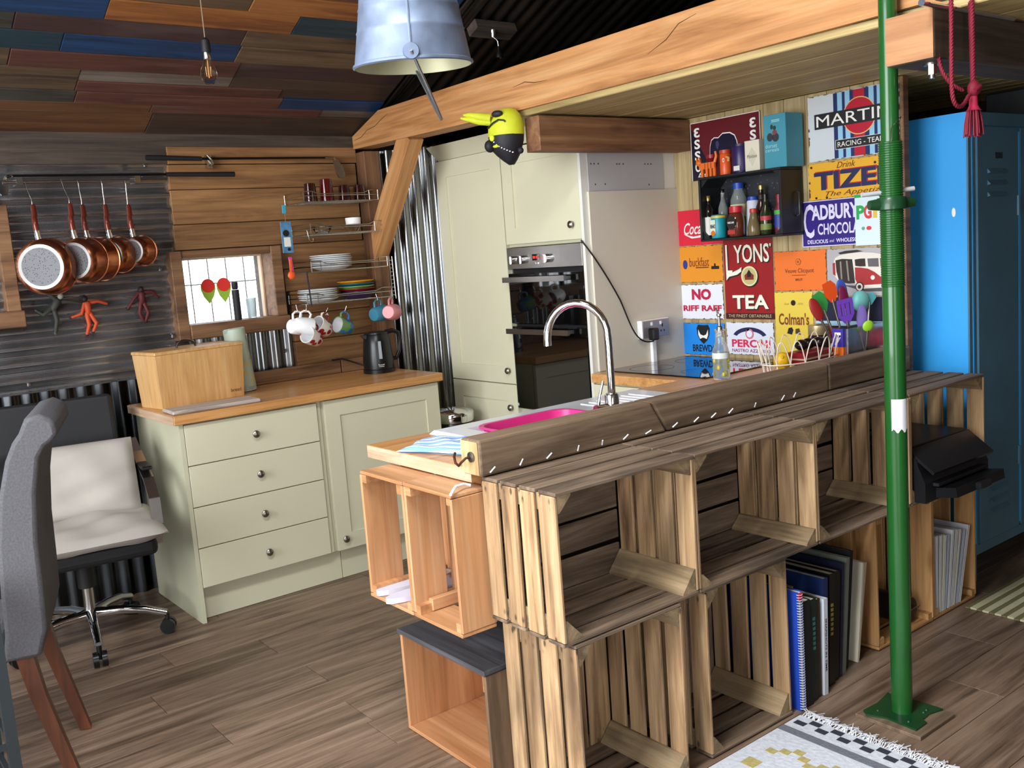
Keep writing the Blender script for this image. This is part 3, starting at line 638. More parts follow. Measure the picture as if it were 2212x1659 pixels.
def pan(x, y, z, Rr, dep, hl, rz, tilt, label):
    t = thing('saucepan', label, 'saucepan', T(x, y, z) @ RZ(rz) @ RY(tilt), group='copper saucepans hung on the rail')
    X = T(0, 0, -hl-Rr) @ RX(90)           # local lathe axis -> -y (base towards the viewer)
    m = MB(); h = dep/2
    m.lathe([(Rr*.80, h), (Rr*.97, h-.012), (Rr, h-.025), (Rr, -h), (Rr+.004, -h-.002), (Rr-.002, -h), (Rr-.003, h-.03), (Rr*.8, h-.004), (1e-5, h-.004)], 40, 0, X, False); m.obj('body', COPPER, t, smooth=45)
    m = MB(); m.lathe([(Rr*.80, h-.001), (Rr*.80, h+.003), (Rr*.68, h+.004)], 40, 0, X, False); m.obj('base_ring', flat('pan_ring', '#7d7a77', .4, 1), t, smooth=30)
    m = MB(); m.lathe([(Rr*.68, h+.004), (1e-5, h+.0042)], 40, 0, X, False); m.obj('base_plate', DISC, t)
    m = MB(); m.tube([(0, h*-.3, -hl-.012), (0, h*-.35, -hl+.02), (0, h*-.35, -hl+.034)], [.013, .012, .012], 12); m.obj('ferrule', CHROME, t, smooth=50)
    m = MB(); m.tube([(0, h*-.35, -hl+.03), (0, h*-.35, -hl+.05), (0, h*-.3, -hl+.09), (0, -.004, -.05), (0, 0, -.008), (0, 0, 0)], [.0115, .0125, .011, .0115, .0105, .006], 12); m.obj('handle', COPH, t, smooth=60)
    k = thing('s_hook', 'bent wire hook carrying %s' % label.split(',')[0].replace('copper saucepan', 'the pan'), 'hook', (x, y, z), group='pan hooks')
    g_ = .545-y; m = MB(); m.tube([(0, 0, -.014), (.0, .008, -.018), (0, .010, -.005), (0, .004, .02), (0, g_*.6, .06), (0, g_-.008, .09), (0, g_-.006, .108), (0, g_+.004, .112), (0, g_+.010, .102)], .0022, 6); m.obj('wire', WIRE, k, smooth=60)
pan(-.338, .465, 1.825, .118, .085, .145, -36, -4, 'largest copper saucepan, leftmost on the rail')
pan(-.192, .460, 1.825, .096, .09, .150, -48, -4, 'second copper saucepan from the left on the rail')
pan(-.127, .520, 1.823, .093, .085, .150, -56, -7, 'third copper saucepan, mostly hidden behind the second')
pan(-.028, .535, 1.821, .078, .08, .148, -50, -5, 'fourth copper saucepan from the left on the rail')
pan(.074, .540, 1.818, .066, .078, .145, -52, -6, 'smallest copper saucepan, rightmost beside the boards')
def climber(label, X, suit, skin, hair, arms, legs, head):
    t = thing('climbing_figure', label, 'figurine', X, group='climbing figures on the corrugated sheet')
    m = MB()
    m.tube([(0, -.005, .0), (0, -.012, .02), (0, -.010, .045), (0, -.008, .056)], [.013, .015, .017, .010], 10)
    for s, (e, h) in zip((-1, 1), arms): m.tube([(s*.010, -.009, .048), (e[0], -.016, e[1]), (h[0], -.004, h[1])], [.009, .0075, .006], 8)
    for s, (k, f) in zip((-1, 1), legs): m.tube([(s*.006, -.006, .004), (k[0], -.018, k[1]), (f[0], -.003, f[1])], [.011, .0095, .007], 8)
    m.obj('body', suit, t, smooth=70)
    m = MB(); m.ell((head[0], -.014, head[1]), (.0125, .0135, .0145), 12, 8); m.obj('head', skin, t, smooth=80)
    m = MB(); m.ell((head[0], -.011, head[1]+.003), (.0135, .0135, .014), 12, 8); m.obj('hair', hair, t, smooth=80)
    for (q, n) in ((arms[0][1], 'hand'), (arms[1][1], 'hand'), (legs[0][1], 'shoe'), (legs[1][1], 'shoe')):
        m = MB(); m.ell((q[0], -.004, q[1]), (.008, .007, .006), 8, 6); m.obj(n, hair if n == 'shoe' else skin, t, smooth=80)
HAIR = flat('figure_dark', '#1e1512', .6)
climber('grey-clad climbing figure stretched on the corrugated sheet', T(-.285, .628, 1.375) @ RY(35), flat('suit_grey', '#34352f', .7), flat('figure_skin_grey', '#8b8a80', .6), flat('figure_grey', '#4a4a44', .6),
        [((-.06, .055), (-.105, .04)), ((.05, .07), (.10, .09))], [((-.025, -.04), (-.055, -.035)), ((.035, -.03), (.06, -.085))], (0, .07))
climber('orange-clad climbing figure in the middle of the three', T(-.138, .628, 1.345), flat('suit_orange', '#b8431c', .6), HAIR, HAIR,
        [((-.03, .0), (-.075, -.012)), ((.045, .052), (.09, .036))], [((-.004, -.05), (-.016, -.095)), ((.028, -.045), (.012, -.085))], (-.008, .066))
climber('dark red climbing figure nearest the window', T(.105, .628, 1.37), flat('suit_red', '#4f1013', .6), HAIR, HAIR,
        [((-.04, .02), (-.068, -.022)), ((.045, .05), (.078, .02))], [((-.02, -.045), (.0, -.085)), ((.02, -.045), (.006, -.088))], (.0, .062))
# window sill things
pg = thing('pepper_mill', 'black cylindrical pepper mill on the window sill', 'pepper mill', (.552, .60, 1.246))
m = MB(); m.lathe([(.017, 0), (.018, .004), (.018, .148)], 20); m.obj('body', BLACKM, pg, smooth=40)
m = MB(); m.lathe([(.014, .149), (.014, .156), (.0155, .158), (.0155, .185), (1e-5, .186)], 20); m.obj('cap', BLACKM, pg, smooth=40)
gl = tag(MB().lathe([(.019, 0), (.021, .003), (.026, .10), (.0245, .10), (.019, .008), (1e-5, .008)], 20, 0, None, False).obj('drinking_glass', flat('frosted_glass', '#dfeaea', .35, trans=.6), None, (.645, .645, 1.246), smooth=40), 'frosted glass tumbler on the window sill right of the pepper mill', 'glass')
for i, (x, lb) in enumerate(((.465, 'left'), (.546, 'right'))):
    t = thing('paper_tulip', '%s of the two red and green tulip decorations on the window pane' % lb, 'decoration', FY(x, .73, 1.395), group='tulip decorations')
    shape(t, [(-.036, .035), (-.037, .01), (-.026, -.025), (0, -.062), (.026, -.025), (.037, .01), (.036, .035), (.015, .05), (-.015, .05)], flat('tulip_leaf', '#9cc63e', .7, trans=.0), .004)
    shape(t, circ(0, .028, .034, 20), flat('tulip_petal', '#e8372f', .7), .006, name='petal')
wm = thing('wire_mesh', 'garden wire mesh standing outside the small window', 'wire mesh', (.5, .98, -.02))
for i in range(9):
    m = MB(); m.cyl((-.42+i*.098, 0, 0), (-.42+i*.098, 0, 1.62), .003, n=6); m.obj('upright_wire', flat('mesh_grey', '#77797a', .6), wm)
for z in (1.05, 1.45, 1.605):
    m = MB(); m.cyl((-.42, -.003, z), (.37, -.003, z), .003, n=6); m.obj('cross_wire', flat('mesh_grey', '#77797a', .6), wm)

# ================================================================ wire racks and crockery
def rack(z, x0, x1, y0, y1, label, mesh=True):
    t = thing('wire_rack', label, 'wire rack', (x0, y0, z), group='wire racks on the boards')
    w_, d_ = x1-x0, y1-y0; h = .05
    m = MB()
    for zz_ in (0, .028): m.tube([(0, 0, zz_), (w_, 0, zz_), (w_, d_, zz_), (0, d_, zz_)], .0022, 6, closed=True)
    m.tube([(0, d_, h), (0, 0, h), (w_*.12, 0, h), (w_*.2, 0, h-.014), (w_*.8, 0, h-.014), (w_*.88, 0, h), (w_, 0, h), (w_, d_, h)], .0025, 6)
    for q in ((0, 0), (w_, 0), (w_, d_), (0, d_), (w_*.12, 0), (w_*.88, 0)): m.cyl((q[0], q[1], 0), (q[0], q[1], h), .0022, n=6)
    m.obj('wire_frame', WIRE, t, smooth=60)
    m = MB(); n = 26
    for i in range(1, n): m.cyl((w_*i/n, 0, -.002), (w_*i/n, d_, -.002), .0011, n=4)
    for j in range(1, 6): m.cyl((0, d_*j/6, -.003), (w_, d_*j/6, -.003), .0011, n=4)
    m.obj('base_mesh', WIRE, t)
    return t
RX0, RX1, RY0, RY1 = .865, 1.29, .40, .612
rack(1.795, RX0+.005, RX1+.0, RY0, RY1, 'topmost wire rack holding dark tumblers')
rack(1.637, RX0+.025, RX1+.015, RY0, RY1, 'second wire rack from the top holding glass bowls')
rack(1.452, RX0+.01, RX1+.02, RY0, RY1, 'third wire rack from the top holding white plates')
rack(1.293, RX0-.03, RX1+.03, RY0, RY1, 'lowest wire rack holding plates with mugs hung below')
# hanging rods at the right of the racks
m = MB()
for dx in (0, .02): m.tube([(1.315+dx, .392, 1.50), (1.318+dx, .392, 1.28)], .0025, 6)
for k in range(10): m.cyl((1.3155, .392, 1.30+k*.02), (1.3375, .392, 1.30+k*.02), .0018, n=6)
tag(m.obj('rack_ladder', WIRE, smooth=60), 'narrow chrome ladder piece joining the two lowest racks at the right', 'rack')
TUM = flat('dark_red_glass', '#2a0507', .06, coat=.5)
for i, (x, h, r, lb) in enumerate(((.945, .092, .034, 'leftmost, beside the red one'), (1.035, .112, .037, 'tallest and reddest'), (1.135, .080, .033, 'third from the left'), (1.222, .080, .033, 'rightmost'))):
    m = MB(); m.lathe([(r, 0), (r*.80, h), (r*.7, h+.002), (1e-5, h+.002)], 24)
    o = m.obj('tumbler', flat('red_glass', '#4a070b', .05, coat=.6) if i == 1 else TUM, None, (x, .47, 1.7955), smooth=50); tag(o, 'dark tumbler upside down on the top rack, '+lb, 'tumbler', 'dark tumblers')
m = MB(); m.lathe([(.030, 0), (.038, .004), (.040, .036), (.036, .036), (.034, .008), (1e-5, .008)], 28, 0, None, False); tag(m.obj('ramekin', WHITE, None, (1.165, .46, 1.675), smooth=45), 'small white ramekin on the second rack', 'dish')
for x, r, lb in ((.99, .055, 'left'), (1.165, .05, 'right')):
    m = MB(); m.lathe([(r*.5, 0), (r*.6, .004), (r, .036), (r*.95, .036), (r*.5, .007), (1e-5, .007)], 28, 0, None, False); tag(m.obj('glass_bowl', GLASS, None, (x, .47, 1.6385), smooth=50), 'clear glass bowl at the %s of the second rack' % lb, 'bowl', 'glass bowls')
PLATE = flat('white_china', '#d9dcdc', .2)
def plates(x, y, z, r, n, lab, dz=.0095, mats=None, hh=.018):
    me = None
    for i in range(n):
        m = MB(); m.lathe([(r*.55, 0), (r*.6, .002), (r, hh), (r*.99, hh+.003), (r*.58, .006), (1e-5, .006)], 32, 0, None, False)
        o = m.obj('plate', mats[i] if mats else PLATE, None, (x+random.uniform(-.003, .003), y, z+i*dz), smooth=50)
        tag(o, (['bottom', 'second', 'third', 'fourth', 'fifth', 'sixth', 'seventh'][i]+' from the bottom, '+lab if i else 'bottom '+lab) if not mats else lab[i], 'plate', 'stacked plates on the wire racks')
plates(1.04, .503, 1.4535, .106, 7, 'white plate in the stack on the third rack')
plates(.945, .50, 1.2945, .10, 6, 'white plate in the stack at the left of the lowest rack')
cm = [flat('bowl_purple', '#3c2a5c', .3), flat('bowl_purple2', '#33224f', .3), flat('plate_red', '#8c1f2d', .3), flat('plate_lime', '#7d9e4c', .3), flat('plate_teal', '#1c5c78', .3), flat('plate_amber', '#d98f17', .3)]
plates(1.168, .50, 1.2945, .096, 6, ['purple plate at the bottom of the coloured stack', 'dark violet plate second from the bottom of the coloured stack', 'red plate in the coloured stack', 'lime green plate in the coloured stack', 'teal plate in the coloured stack', 'amber yellow plate on top of the coloured stack'], .0135, cm, .024)
def mug(label, X, mat, inner=None, h=.085, r0=.036, r1=.043, hmat=None, rim=None):
    """mug hung by its handle; the local origin is the top of the handle"""
    t = thing('mug', label, 'mug', X, group='mugs hung below the racks')
    Y = T(0, 0, -.078) @ RY(90) @ T(0, 0, -h/2)     # axis along local x, open end towards -x
    m = MB(); m.lathe([(r1-.0045, 0), (r1, -.001), (r1, .004), (r1*.985, h*.4), (r0, h-.006), (r0*.86, h), (1e-5, h)], 28, 0, Y, False); m.obj('body', mat, t, smooth=50)
    m = MB(); m.lathe([(r1-.0045, 0), (r1-.005, .01), (r0-.005, h-.01), (1e-5, h-.008)], 28, 0, Y, False); m.obj('inside', inner or WHITE, t, smooth=50)
    hy = -.078+r1-.004
    m = MB(); m.tube([(-.026, 0, hy), (-.03, 0, hy+.022), (-.016, 0, hy+.034), (.008, 0, hy+.034), (.024, 0, hy+.022), (.024, 0, hy-.002)], [.006, .0055, .005, .005, .0055, .006], 10); m.obj('handle', hmat or mat, t, smooth=70)
    m = MB(); m.tube([(0, -.008, -.004), (0, .0, -.012), (0, .008, -.002), (0, .002, .018), (0, 0, .028)], .0018, 6); m.obj('hook', WIRE, t, smooth=60)
    return t
FLO = dots('floral_print', '#e0dad4', '#a01c2a', 27, .40, .25)
BLU = dots('blue_flower_print', '#5f8b4e', '#2f6fae', 26, .42, .3)
PCH = flat('peach_glaze', '#d98c78', .3)
mug('plain white mug at the left, seen from its side', T(.775, .41, 1.270) @ RZ(196) @ RY(-4), WHITE)
mug('white mug with a peach-coloured rim hung beside the plain one', T(.808, .375, 1.270) @ RZ(176) @ RY(-14), WHITE, PCH, hmat=WHITE)
mug('red-flowered white mug hung lowest', T(.850, .37, 1.205) @ RZ(24) @ RY(24), FLO)
mug('red-flowered white mug between two other mugs', T(.932, .40, 1.243) @ RZ(20) @ RY(30), FLO)
mug('green and blue flowered mug', T(1.040, .40, 1.240) @ RZ(14) @ RY(18), BLU)
mug('blue mug partly hidden by the pink one', T(1.248, .44, 1.285) @ RZ(200) @ RY(4), flat('blue_glaze', '#3f7f98', .3))
mug('pink mug hung at the right end of the racks', T(1.292, .375, 1.290) @ RZ(218) @ RY(-4), flat('pink_glaze', '#d98a8e', .3))
# odd things hung at the left of the racks
pk = thing('hanging_packet', 'blue printed card packet hung at the left of the racks', 'packet', FY(.765, .41, 1.628))
slab('card', (-.028, -.075, 0), (.028, .075, .004), flat('card_blue', '#5e93bf', .5, var=.5, vscale=30), pk, .001)
shape(pk, circ(-.004, .02, .016, 16), INK, .006, name='print'); shape(pk, rect(-.018, -.045, .016, .0), flat('card_white', '#dcdcd4', .5), .0055, name='print'); shape(pk, circ(.004, -.058, .008, 14), INK, .006, name='print')
m = MB(); m.tube([(0, .075, .002), (0, .12, .002)], .0015, 5); m.obj('string', WIRE, pk); slab('tag', (-.009, .115, 0), (.009, .155, .004), flat('cyan_tag', '#2fa0bf', .5), pk, .001)
ls = thing('measuring_spoon', 'pink and orange plastic measuring spoons hung on the rack corner', 'spoon', FY(.768, .405, 1.532))
m = MB(); m.prism([(-.008, 0), (.008, 0), (.013, -.07), (.004, -.095), (-.004, -.095)], 0, .004); m.obj('pink_spoon', flat('hot_pink', '#d83f94', .4), ls)
m = MB(); m.prism([(-.008, -.01), (.004, -.01), (.002, -.07), (-.010, -.07)], .005, .008); m.ell((-.006, -.088, .01), (.019, .021, .010), 14, 8); m.obj('orange_spoon', flat('orange_plastic', '#ea5a24', .4), ls, smooth=50)
m = MB(); m.cyl((.842, .39, 1.455), (.850, .39, 1.285), .004, n=8); tag(m.obj('black_stick', BLACKM), 'thin black stick hung between the two lowest racks', 'stick')

m = MB(); m.tube([(.868, .40, 1.655), (.866, .392, 1.66), (.866, .388, 1.65), (.872, .388, 1.61), (.882, .388, 1.598), (.892, .388, 1.602), (.893, .388, 1.614)], .0022, 6); tag(m.obj('wire_hook', WIRE, smooth=60), 'empty wire hook hanging from the second rack', 'hook')

# ================================================================ peninsula: worktops, sink, hob, tap
pw = thing('sink_worktop', 'wooden worktop of the peninsula with the white sink let in', 'worktop', (0, 0, .87))
m = MB(); sx0, sx1, sy0, sy1 = .40, 1.26, -1.86, -1.42
for a, b in (((.146, -1.90, 0), (sx0, -1.335, .04)), ((sx1, -1.90, 0), (2.205, -1.335, .04)), ((sx0, -1.90, 0), (sx1, sy0, .04)), ((sx0, sy1, 0), (sx1, -1.335, .04))): m.box(a, b)
m.obj('top', W_work, pw)
slab('end_edge', (.1435, -1.90, .001), (.1458, -1.336, .039), W_worku, pw, 0)
hw = thing('hob_worktop', 'wooden worktop beneath the black hob against the sign wall', 'worktop', (0, 0, .87))
slab('top', (1.585, -1.3335, .0), (2.212, -.816, .04), W_work, hw, .002)
ub = tag(slab('sink_unit', (.45, -1.895, .02), (2.2, -1.37, .72), flat('gap_shadow', '#2b2520', .8), None, .002), 'base unit below the sink worktop, painted dark as shadow behind the crates', 'cabinet')  # colour darkened so the gaps between the crates look unlit
hu = thing('hob_unit', 'cream base unit under the hob worktop', 'cabinet', FX(1.61, -.82, 0))
m = MB(); m.box((0, .1, -.56), (.52, .868, 0)); m.obj('body', CREAM, hu); m = MB(); m.box((.02, .0, -.55), (.5, .099, -.04)); m.obj('plinth', CREAM, hu); d = shaker(hu, .005, .105, .515, .862, .001); knob(d, .46, .80, .021)
hb = thing('hob', 'black glass hob mirroring the signs above it', 'hob', (1.66, -1.40, .911))
slab('glass_top', (0, 0, 0), (.545, .575, .006), GLASSB, hb, .002)
hb.location = (1.66, -1.415, .9105)
for (x, y, r) in ((.14, .15, .08), (.40, .15, .10), (.14, .43, .10), (.40, .43, .075)):
    m = MB(); n = 36
    m.lathe([(r, .0061), (r, .0064), (r-.003, .0064), (r-.003, .0061)], n, 0, T(x, y, 0), False); m.obj('heat_ring', flat('ring_grey', '#3a3a3c', .3), hb)
sk = thing('sink', 'white ceramic kitchen sink set into the peninsula worktop', 'sink', (0, 0, .91))
SNK = flat('sink_white', '#e9ebf2', .18)
m = MB(); a0, a1, b0, b1 = .36, 1.30, -1.885, -1.365; i0, i1, j0, j1 = .45, .86, -1.83, -1.45; h = .012; dz = -.16
vs = [(a0, b0, 0), (a1, b0, 0), (a1, b1, 0), (a0, b1, 0), (a0+.012, b0+.012, h), (a1-.012, b0+.012, h), (a1-.012, b1-.012, h), (a0+.012, b1-.012, h),
      (i0, j0, h), (i1, j0, h), (i1, j1, h), (i0, j1, h), (i0+.03, j0+.03, dz), (i1-.03, j0+.03, dz), (i1-.03, j1-.03, dz), (i0+.03, j1-.03, dz)]
fs = []
for k in (0, 4, 8):
    for j in range(4): fs.append((k+j, k+(j+1) % 4, k+4+(j+1) % 4, k+4+j))
fs.append((12, 13, 14, 15)); m.add(vs, fs); m.obj('basin', SNK, sk)
m = MB()
for i in range(7): m.box((.95+i*.04, -1.75, h), (.955+i*.04, -1.45, h+.003))
m.obj('drainer_rib', SNK, sk)
pb_ = thing('washing_up_bowl', 'bright pink plastic washing-up bowl standing in the sink', 'bowl', (.655, -1.64, .775))
PINK = flat('pink_plastic', '#e23a8e', .35)
m = MB()
def rr(hx, hy, r_, z, n=6):
    out = []
    for (sx, sy, a) in ((1, 1, 0), (-1, 1, 90), (-1, -1, 180), (1, -1, 270)):
        for i in range(n+1): t_ = R(a+90*i/n); out.append((sx*(hx-r_)+r_*math.cos(t_), sy*(hy-r_)+r_*math.sin(t_), z))
    return out
L_ = [rr(.15, .13, .05, 0), rr(.185, .165, .06, .145), rr(.195, .175, .06, .148), rr(.195, .175, .06, .154), rr(.183, .163, .06, .153), rr(.147, .127, .05, .004)]
n = len(L_[0]); vs = [p for q in L_ for p in q]; fs = []
for i in range(len(L_)-1):
    for j in range(n): fs.append((i*n+j, i*n+(j+1) % n, (i+1)*n+(j+1) % n, (i+1)*n+j))
fs += [tuple(range(n-1, -1, -1)), tuple((len(L_)-1)*n+j for j in range(n))]; m.add(vs, fs); m.obj('tub', PINK, pb_, smooth=50)
tp = thing('tap', 'tall chrome swan-neck kitchen tap with a side lever', 'tap', (.80, -1.845, .9115))
tp.location = (.775, -1.80, .922)
m = MB(); m.lathe([(.026, 0), (.026, .004), (.0225, .008), (.0225, .085), (.019, .092)], 24); m.obj('body', CHROME, tp, smooth=40)
m = MB(); pts = [Vector((0, 0, .08)), Vector((0, 0, .16)), Vector((0, 0, .24))]
dx, dy, rad = -.108, .168, .10
ln = math.hypot(dx, dy); ux, uy = dx/ln, dy/ln; rad = ln/2
for i in range(1, 15): a = PI*i/14; q_ = rad-rad*math.cos(a); pts.append(Vector((ux*q_, uy*q_, .27+rad*1.12*math.sin(a))))
pts.append(Vector((dx, dy, .25)))
m.tube(pts, .0125, 16); m.obj('spout', CHROME, tp, smooth=60)
m = MB(); m.cyl((-.02, .0, .045), (-.062, .012, .045), .017, n=18); m.tube([(-.052, .01, .05), (-.045, .008, .085), (-.03, .004, .135)], [.0055, .005, .004], 8); m.obj('lever', CHROME, tp, smooth=50)
# tea towel
cl = thing('tea_towel', 'crumpled blue and white striped cloth on the corner of the worktop', 'cloth', T(.27, -1.64, .9115) @ RZ(-64))
m = MB(); nu, nv = 26, 16; vs = []; fs = []
for lay in (0, 1):
    for i in range(nu+1):
        for j in range(nv+1):
            u, v = i/nu, j/nv; fold = max(0, math.sin(u*PI))**.35*max(0, math.sin(v*PI))**.35
            z = (.004+.012*fold+.010*fold*abs(math.sin(7*v+2.4*u+1))+.006*fold*math.sin(9*u+3*v)**2)*(1 if lay == 0 else 0)
            vs.append(((u-.5)*.31+.012*math.sin(5*v), (v-.5)*.175+.014*math.sin(4*u+.5), max(z, 0)))
h = (nu+1)*(nv+1)
for i in range(nu):
    for j in range(nv):
        a = i*(nv+1)+j; fs.append((a, a+nv+1, a+nv+2, a+1)); fs.append((h+a, h+a+1, h+a+nv+2, h+a+nv+1))
m.add(vs, fs); m.obj('cloth', stripes('towel_stripes', '#7fa9dc', '#e9eef6', 14, 'Y', .9, .62), cl, smooth=60)
slab('folded_edge', (.07, -.05, .005), (.20, .04, .018), flat('towel_white', '#e4e9f4', .9), cl, .006)
# timber upstand
tb = thing('counter_timber', 'thick rough timber in three lengths along the back of the crates', 'timber', (0, 0, .9025))
def tim(x0, x1, s0, s1):
    m = MB(); yb, yf, h = -1.9035, -1.987, .098
    m.add([(x0, yf, 0), (x1, yf, 0), (x1, yb, 0), (x0, yb, 0), (x0-s0, yf, h), (x1-s1, yf, h), (x1-s1, yb, h), (x0-s0, yb, h)], [(3,2,1,0),(4,5,6,7),(0,1,5,4),(1,2,6,5),(2,3,7,6),(3,0,4,7)])
    o = m.obj('timber', W_timber, tb)
    b_ = o.modifiers.new('bevel', 'BEVEL'); b_.width = .007; b_.segments = 2
tim(.115, .818, 0, .062); tim(.823, 1.660, .062, 0); tim(1.664, 2.205, 0, 0)
slab('sawn_end', (.1125, -1.982, .005), (.1145, -1.908, .093), wood('timber_end', '#a08457', '#c2a676', '#d3bd92', .65, 2, .8, .02, .4, .3), tb, 0)
hk = thing('screw_hook', 'rusty screw hook with a washer on the sawn end of the timber', 'hook', FX(.1115, -1.955, .955))
m = MB(); m.lathe([(.014, 0), (.014, .004), (.006, .006)], 18); m.obj('washer', flat('rusty_steel', '#8b8680', .35, 1), hk, smooth=40)
m = MB(); m.tube([(0, 0, 0), (0, 0, .018), (-.012, -.012, .026), (-.024, -.022, .026), (-.038, -.016, .026), (-.042, .0, .026), (-.036, .012, .026)], .0035, 8); m.obj('hook', flat('rust', '#4a2c1c', .6, .7), hk, smooth=60)
CLIP = flat('white_clip', '#e8e9ee', .4)
for i, (x, z) in enumerate(((.149, .936), (.246, .930), (.344, .931), (.451, .928), (.544, .927), (.638, .940), (.732, .914), (.849, .932), (.946, .930), (1.028, .939), (1.112, .945), (1.236, .941), (1.385, .942), (1.45, .941))):
    m = MB(); a = random.uniform(-1.2, 1.2); dx = .007*math.sin(a); dz_ = .006*abs(math.cos(a))+.001
    m.cyl((x-dx, -1.988, .915-.004), (x+dx, -2.0, .915+2*dz_), .0022, .0019, 8)
    tag(m.obj('cable_clip', CLIP), ['first', 'second', 'third', 'fourth', 'fifth', 'sixth', 'seventh', 'eighth', 'ninth', 'tenth', 'eleventh', 'twelfth', 'thirteenth', 'last'][i]+' white clip from the left along the foot of the timber', 'clip', 'white clips along the timber')
lc = MB(); lc.tube([(.03, -1.965, .872), (.06, -1.945, .884), (.10, -1.925, .88), (.118, -1.93, .874)], .004, 8)
tag(lc.obj('white_cord', CLIP, smooth=60), 'curl of white cord on the corner of the pine crate', 'cord')

# ================================================================ crates
def crate(label, W, H, D, X, back='x', mats=None, nd_=4, nb=4, group='slatted crates of the counter', name='slatted_crate', th=.010, post=.046, gap=.016, wob=.003, flatpost=False):
    """opening towards local -y; sides of upright slats, top and bottom slats along x"""
    t = thing(name, label, 'crate', X, group=group)
    ms, mg = mats or (W_end, W_old)
    rnd = lambda: random.uniform(-wob, wob)
    dw = (D-th-gap*(nd_-1))/nd_
    for i in range(nd_):
        y = i*(dw+gap)+dw/2
        for z in (th/2, H-th/2): board('slat', (0+rnd()*.5+.001, y, z), (W-.001+rnd()*.5, y+rnd(), z), dw+rnd(), th-.0005, mg, t, (0, 1, 0))
        for x in (th/2, W-th/2): board('slat', (x, y, th+.001), (x, y+rnd(), H-th-.001), dw+rnd(), th-.0005, ms, t, (0, 1, 0))
    yb = D-th/2+.001
    if back == 'x':
        hw_ = (H-2*th-gap*.6*(nb-1))/nb
        for i in range(nb): z = th+i*(hw_+gap*.6)+hw_/2; board('slat', (th+.001, yb, z), (W-th-.001, yb, z+rnd()), hw_, th-.002, mg, t, (0, 0, 1))
    else:
        hw_ = (W-2*th-gap*.6*(nb-1))/nb
        for i in range(nb): x = th+i*(hw_+gap*.6)+hw_/2; board('slat', (x, yb, th+.001), (x+rnd(), yb, H-th-.001), hw_, th-.002, ms if back == 'zs' else mg, t, (1, 0, 0))
    for (cx, cz, sx, sz) in ((th, th, 1, 1), (W-th, th, -1, 1), (th, H-th, 1, -1), (W-th, H-th, -1, -1)):
        p = post*random.uniform(.9, 1.2); q_ = p*random.uniform(.9, 1.25); m = MB()
        pts = [(cx, cz), (cx+sx*p, cz), (cx+sx*p, cz+sz*q_), (cx, cz+sz*q_)] if flatpost else [(cx, cz), (cx+sx*p, cz), (cx+sx*p*.98, cz+sz*.006), (cx+sx*.006, cz+sz*q_*.98), (cx, cz+sz*q_)]
        m.prism(pts, 0, D-th-.004, X=Matrix(((1, 0, 0, 0), (0, 0, 1, .002), (0, 1, 0, 0), (0, 0, 0, 1))))
        o = m.obj('corner_post', mats[1] if mats else wood('crate_post_wood', '#5c4a34', '#8d7656', '#a8916f', .7, 1, 1, .15, .2, .7, '#33291e'), t)
    return t
CY0 = -2.262; CD = .305
ux_ = [.129, .627, 1.18, 1.715, 2.232]
for i, lb in enumerate(('upper left slatted crate, its pale end turned to the kitchen aisle', 'upper slatted crate, second from the left and empty', 'upper slatted crate, third from the left behind the green post', 'upper right slatted crate holding the black printer')):
    crate(lb, ux_[i+1]-ux_[i]-.003, .392, CD, (ux_[i], CY0, .508), 'x', group='upper row of slatted crates')
crate('lower left slatted crate standing on its end', .385, .503, CD+.005, (.160, CY0-.004, .003), 'zs', nb=4, group='lower row of slatted crates')
crate('lower slatted crate standing on its end beside the books', .375, .503, CD, (.655, CY0+.012, .003), 'z', nb=4, group='lower row of slatted crates')
PM = (wood('clean_crate_pine', '#8a6238', '#b98a55', '#cda16c', .6, 0, .7, .1, .9, .15, '#5f4226'),)*2
crate('pine crate beside the books, mostly behind the green post', .368, .49, .29, (1.603, -2.195, .003), 'z', PM, 3, 3, group='pine crates under the right end', name='pine_crate', flatpost=True, post=.022, th=.011)
crate('pine crate packed with magazines under the printer', .315, .49, .29, (1.976, -2.195, .003), 'z', PM, 3, 3, group='pine crates under the right end', name='pine_crate', flatpost=True, post=.022, th=.011)
PO = (W_pine, W_pine)
p1 = crate('orange pine crate with white slippers at the end of the worktop', .245, .392, .27, T(.04, -1.462, .474) @ RZ(-90), 'z', PO, 2, 2, group='orange pine crates', name='pine_crate', flatpost=True, post=.022, gap=.03, th=.011)
p2 = crate('empty orange pine crate next to the old slatted crates', .245, .392, .27, T(.04, -1.708, .474) @ RZ(-90), 'z', PO, 2, 2, group='orange pine crates', name='pine_crate', flatpost=True, post=.022, gap=.03, th=.011)
board('inner_rail', (.03, .04, .03), (.03, .24, .03), .035, .02, W_pine, p2, (0, 0, 1))
lb_ = thing('pine_box', 'low pine box with a dark grey top below the orange crates', 'box', T(.135, -1.445, .002) @ RZ(-90))
WB, HB, DB = .455, .335, .30
PIB = wood('box_pine', '#9a633b', '#bf885c', '#cf9d72', .55, 0, .5, .06, .7, .1, '#6d4a33')
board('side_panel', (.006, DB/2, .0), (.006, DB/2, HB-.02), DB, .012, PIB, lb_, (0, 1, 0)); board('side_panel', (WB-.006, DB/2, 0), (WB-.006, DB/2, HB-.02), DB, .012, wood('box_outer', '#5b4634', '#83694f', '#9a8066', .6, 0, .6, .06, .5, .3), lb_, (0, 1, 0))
board('base_panel', (.0125, DB/2, .006), (WB-.0125, DB/2, .006), DB, .012, PIB, lb_, (0, 1, 0)); board('back_panel', (.0125, DB-.006, HB*.5), (WB-.0125, DB-.006, HB*.5), HB-.045, .011, PIB, lb_, (0, 0, 1))
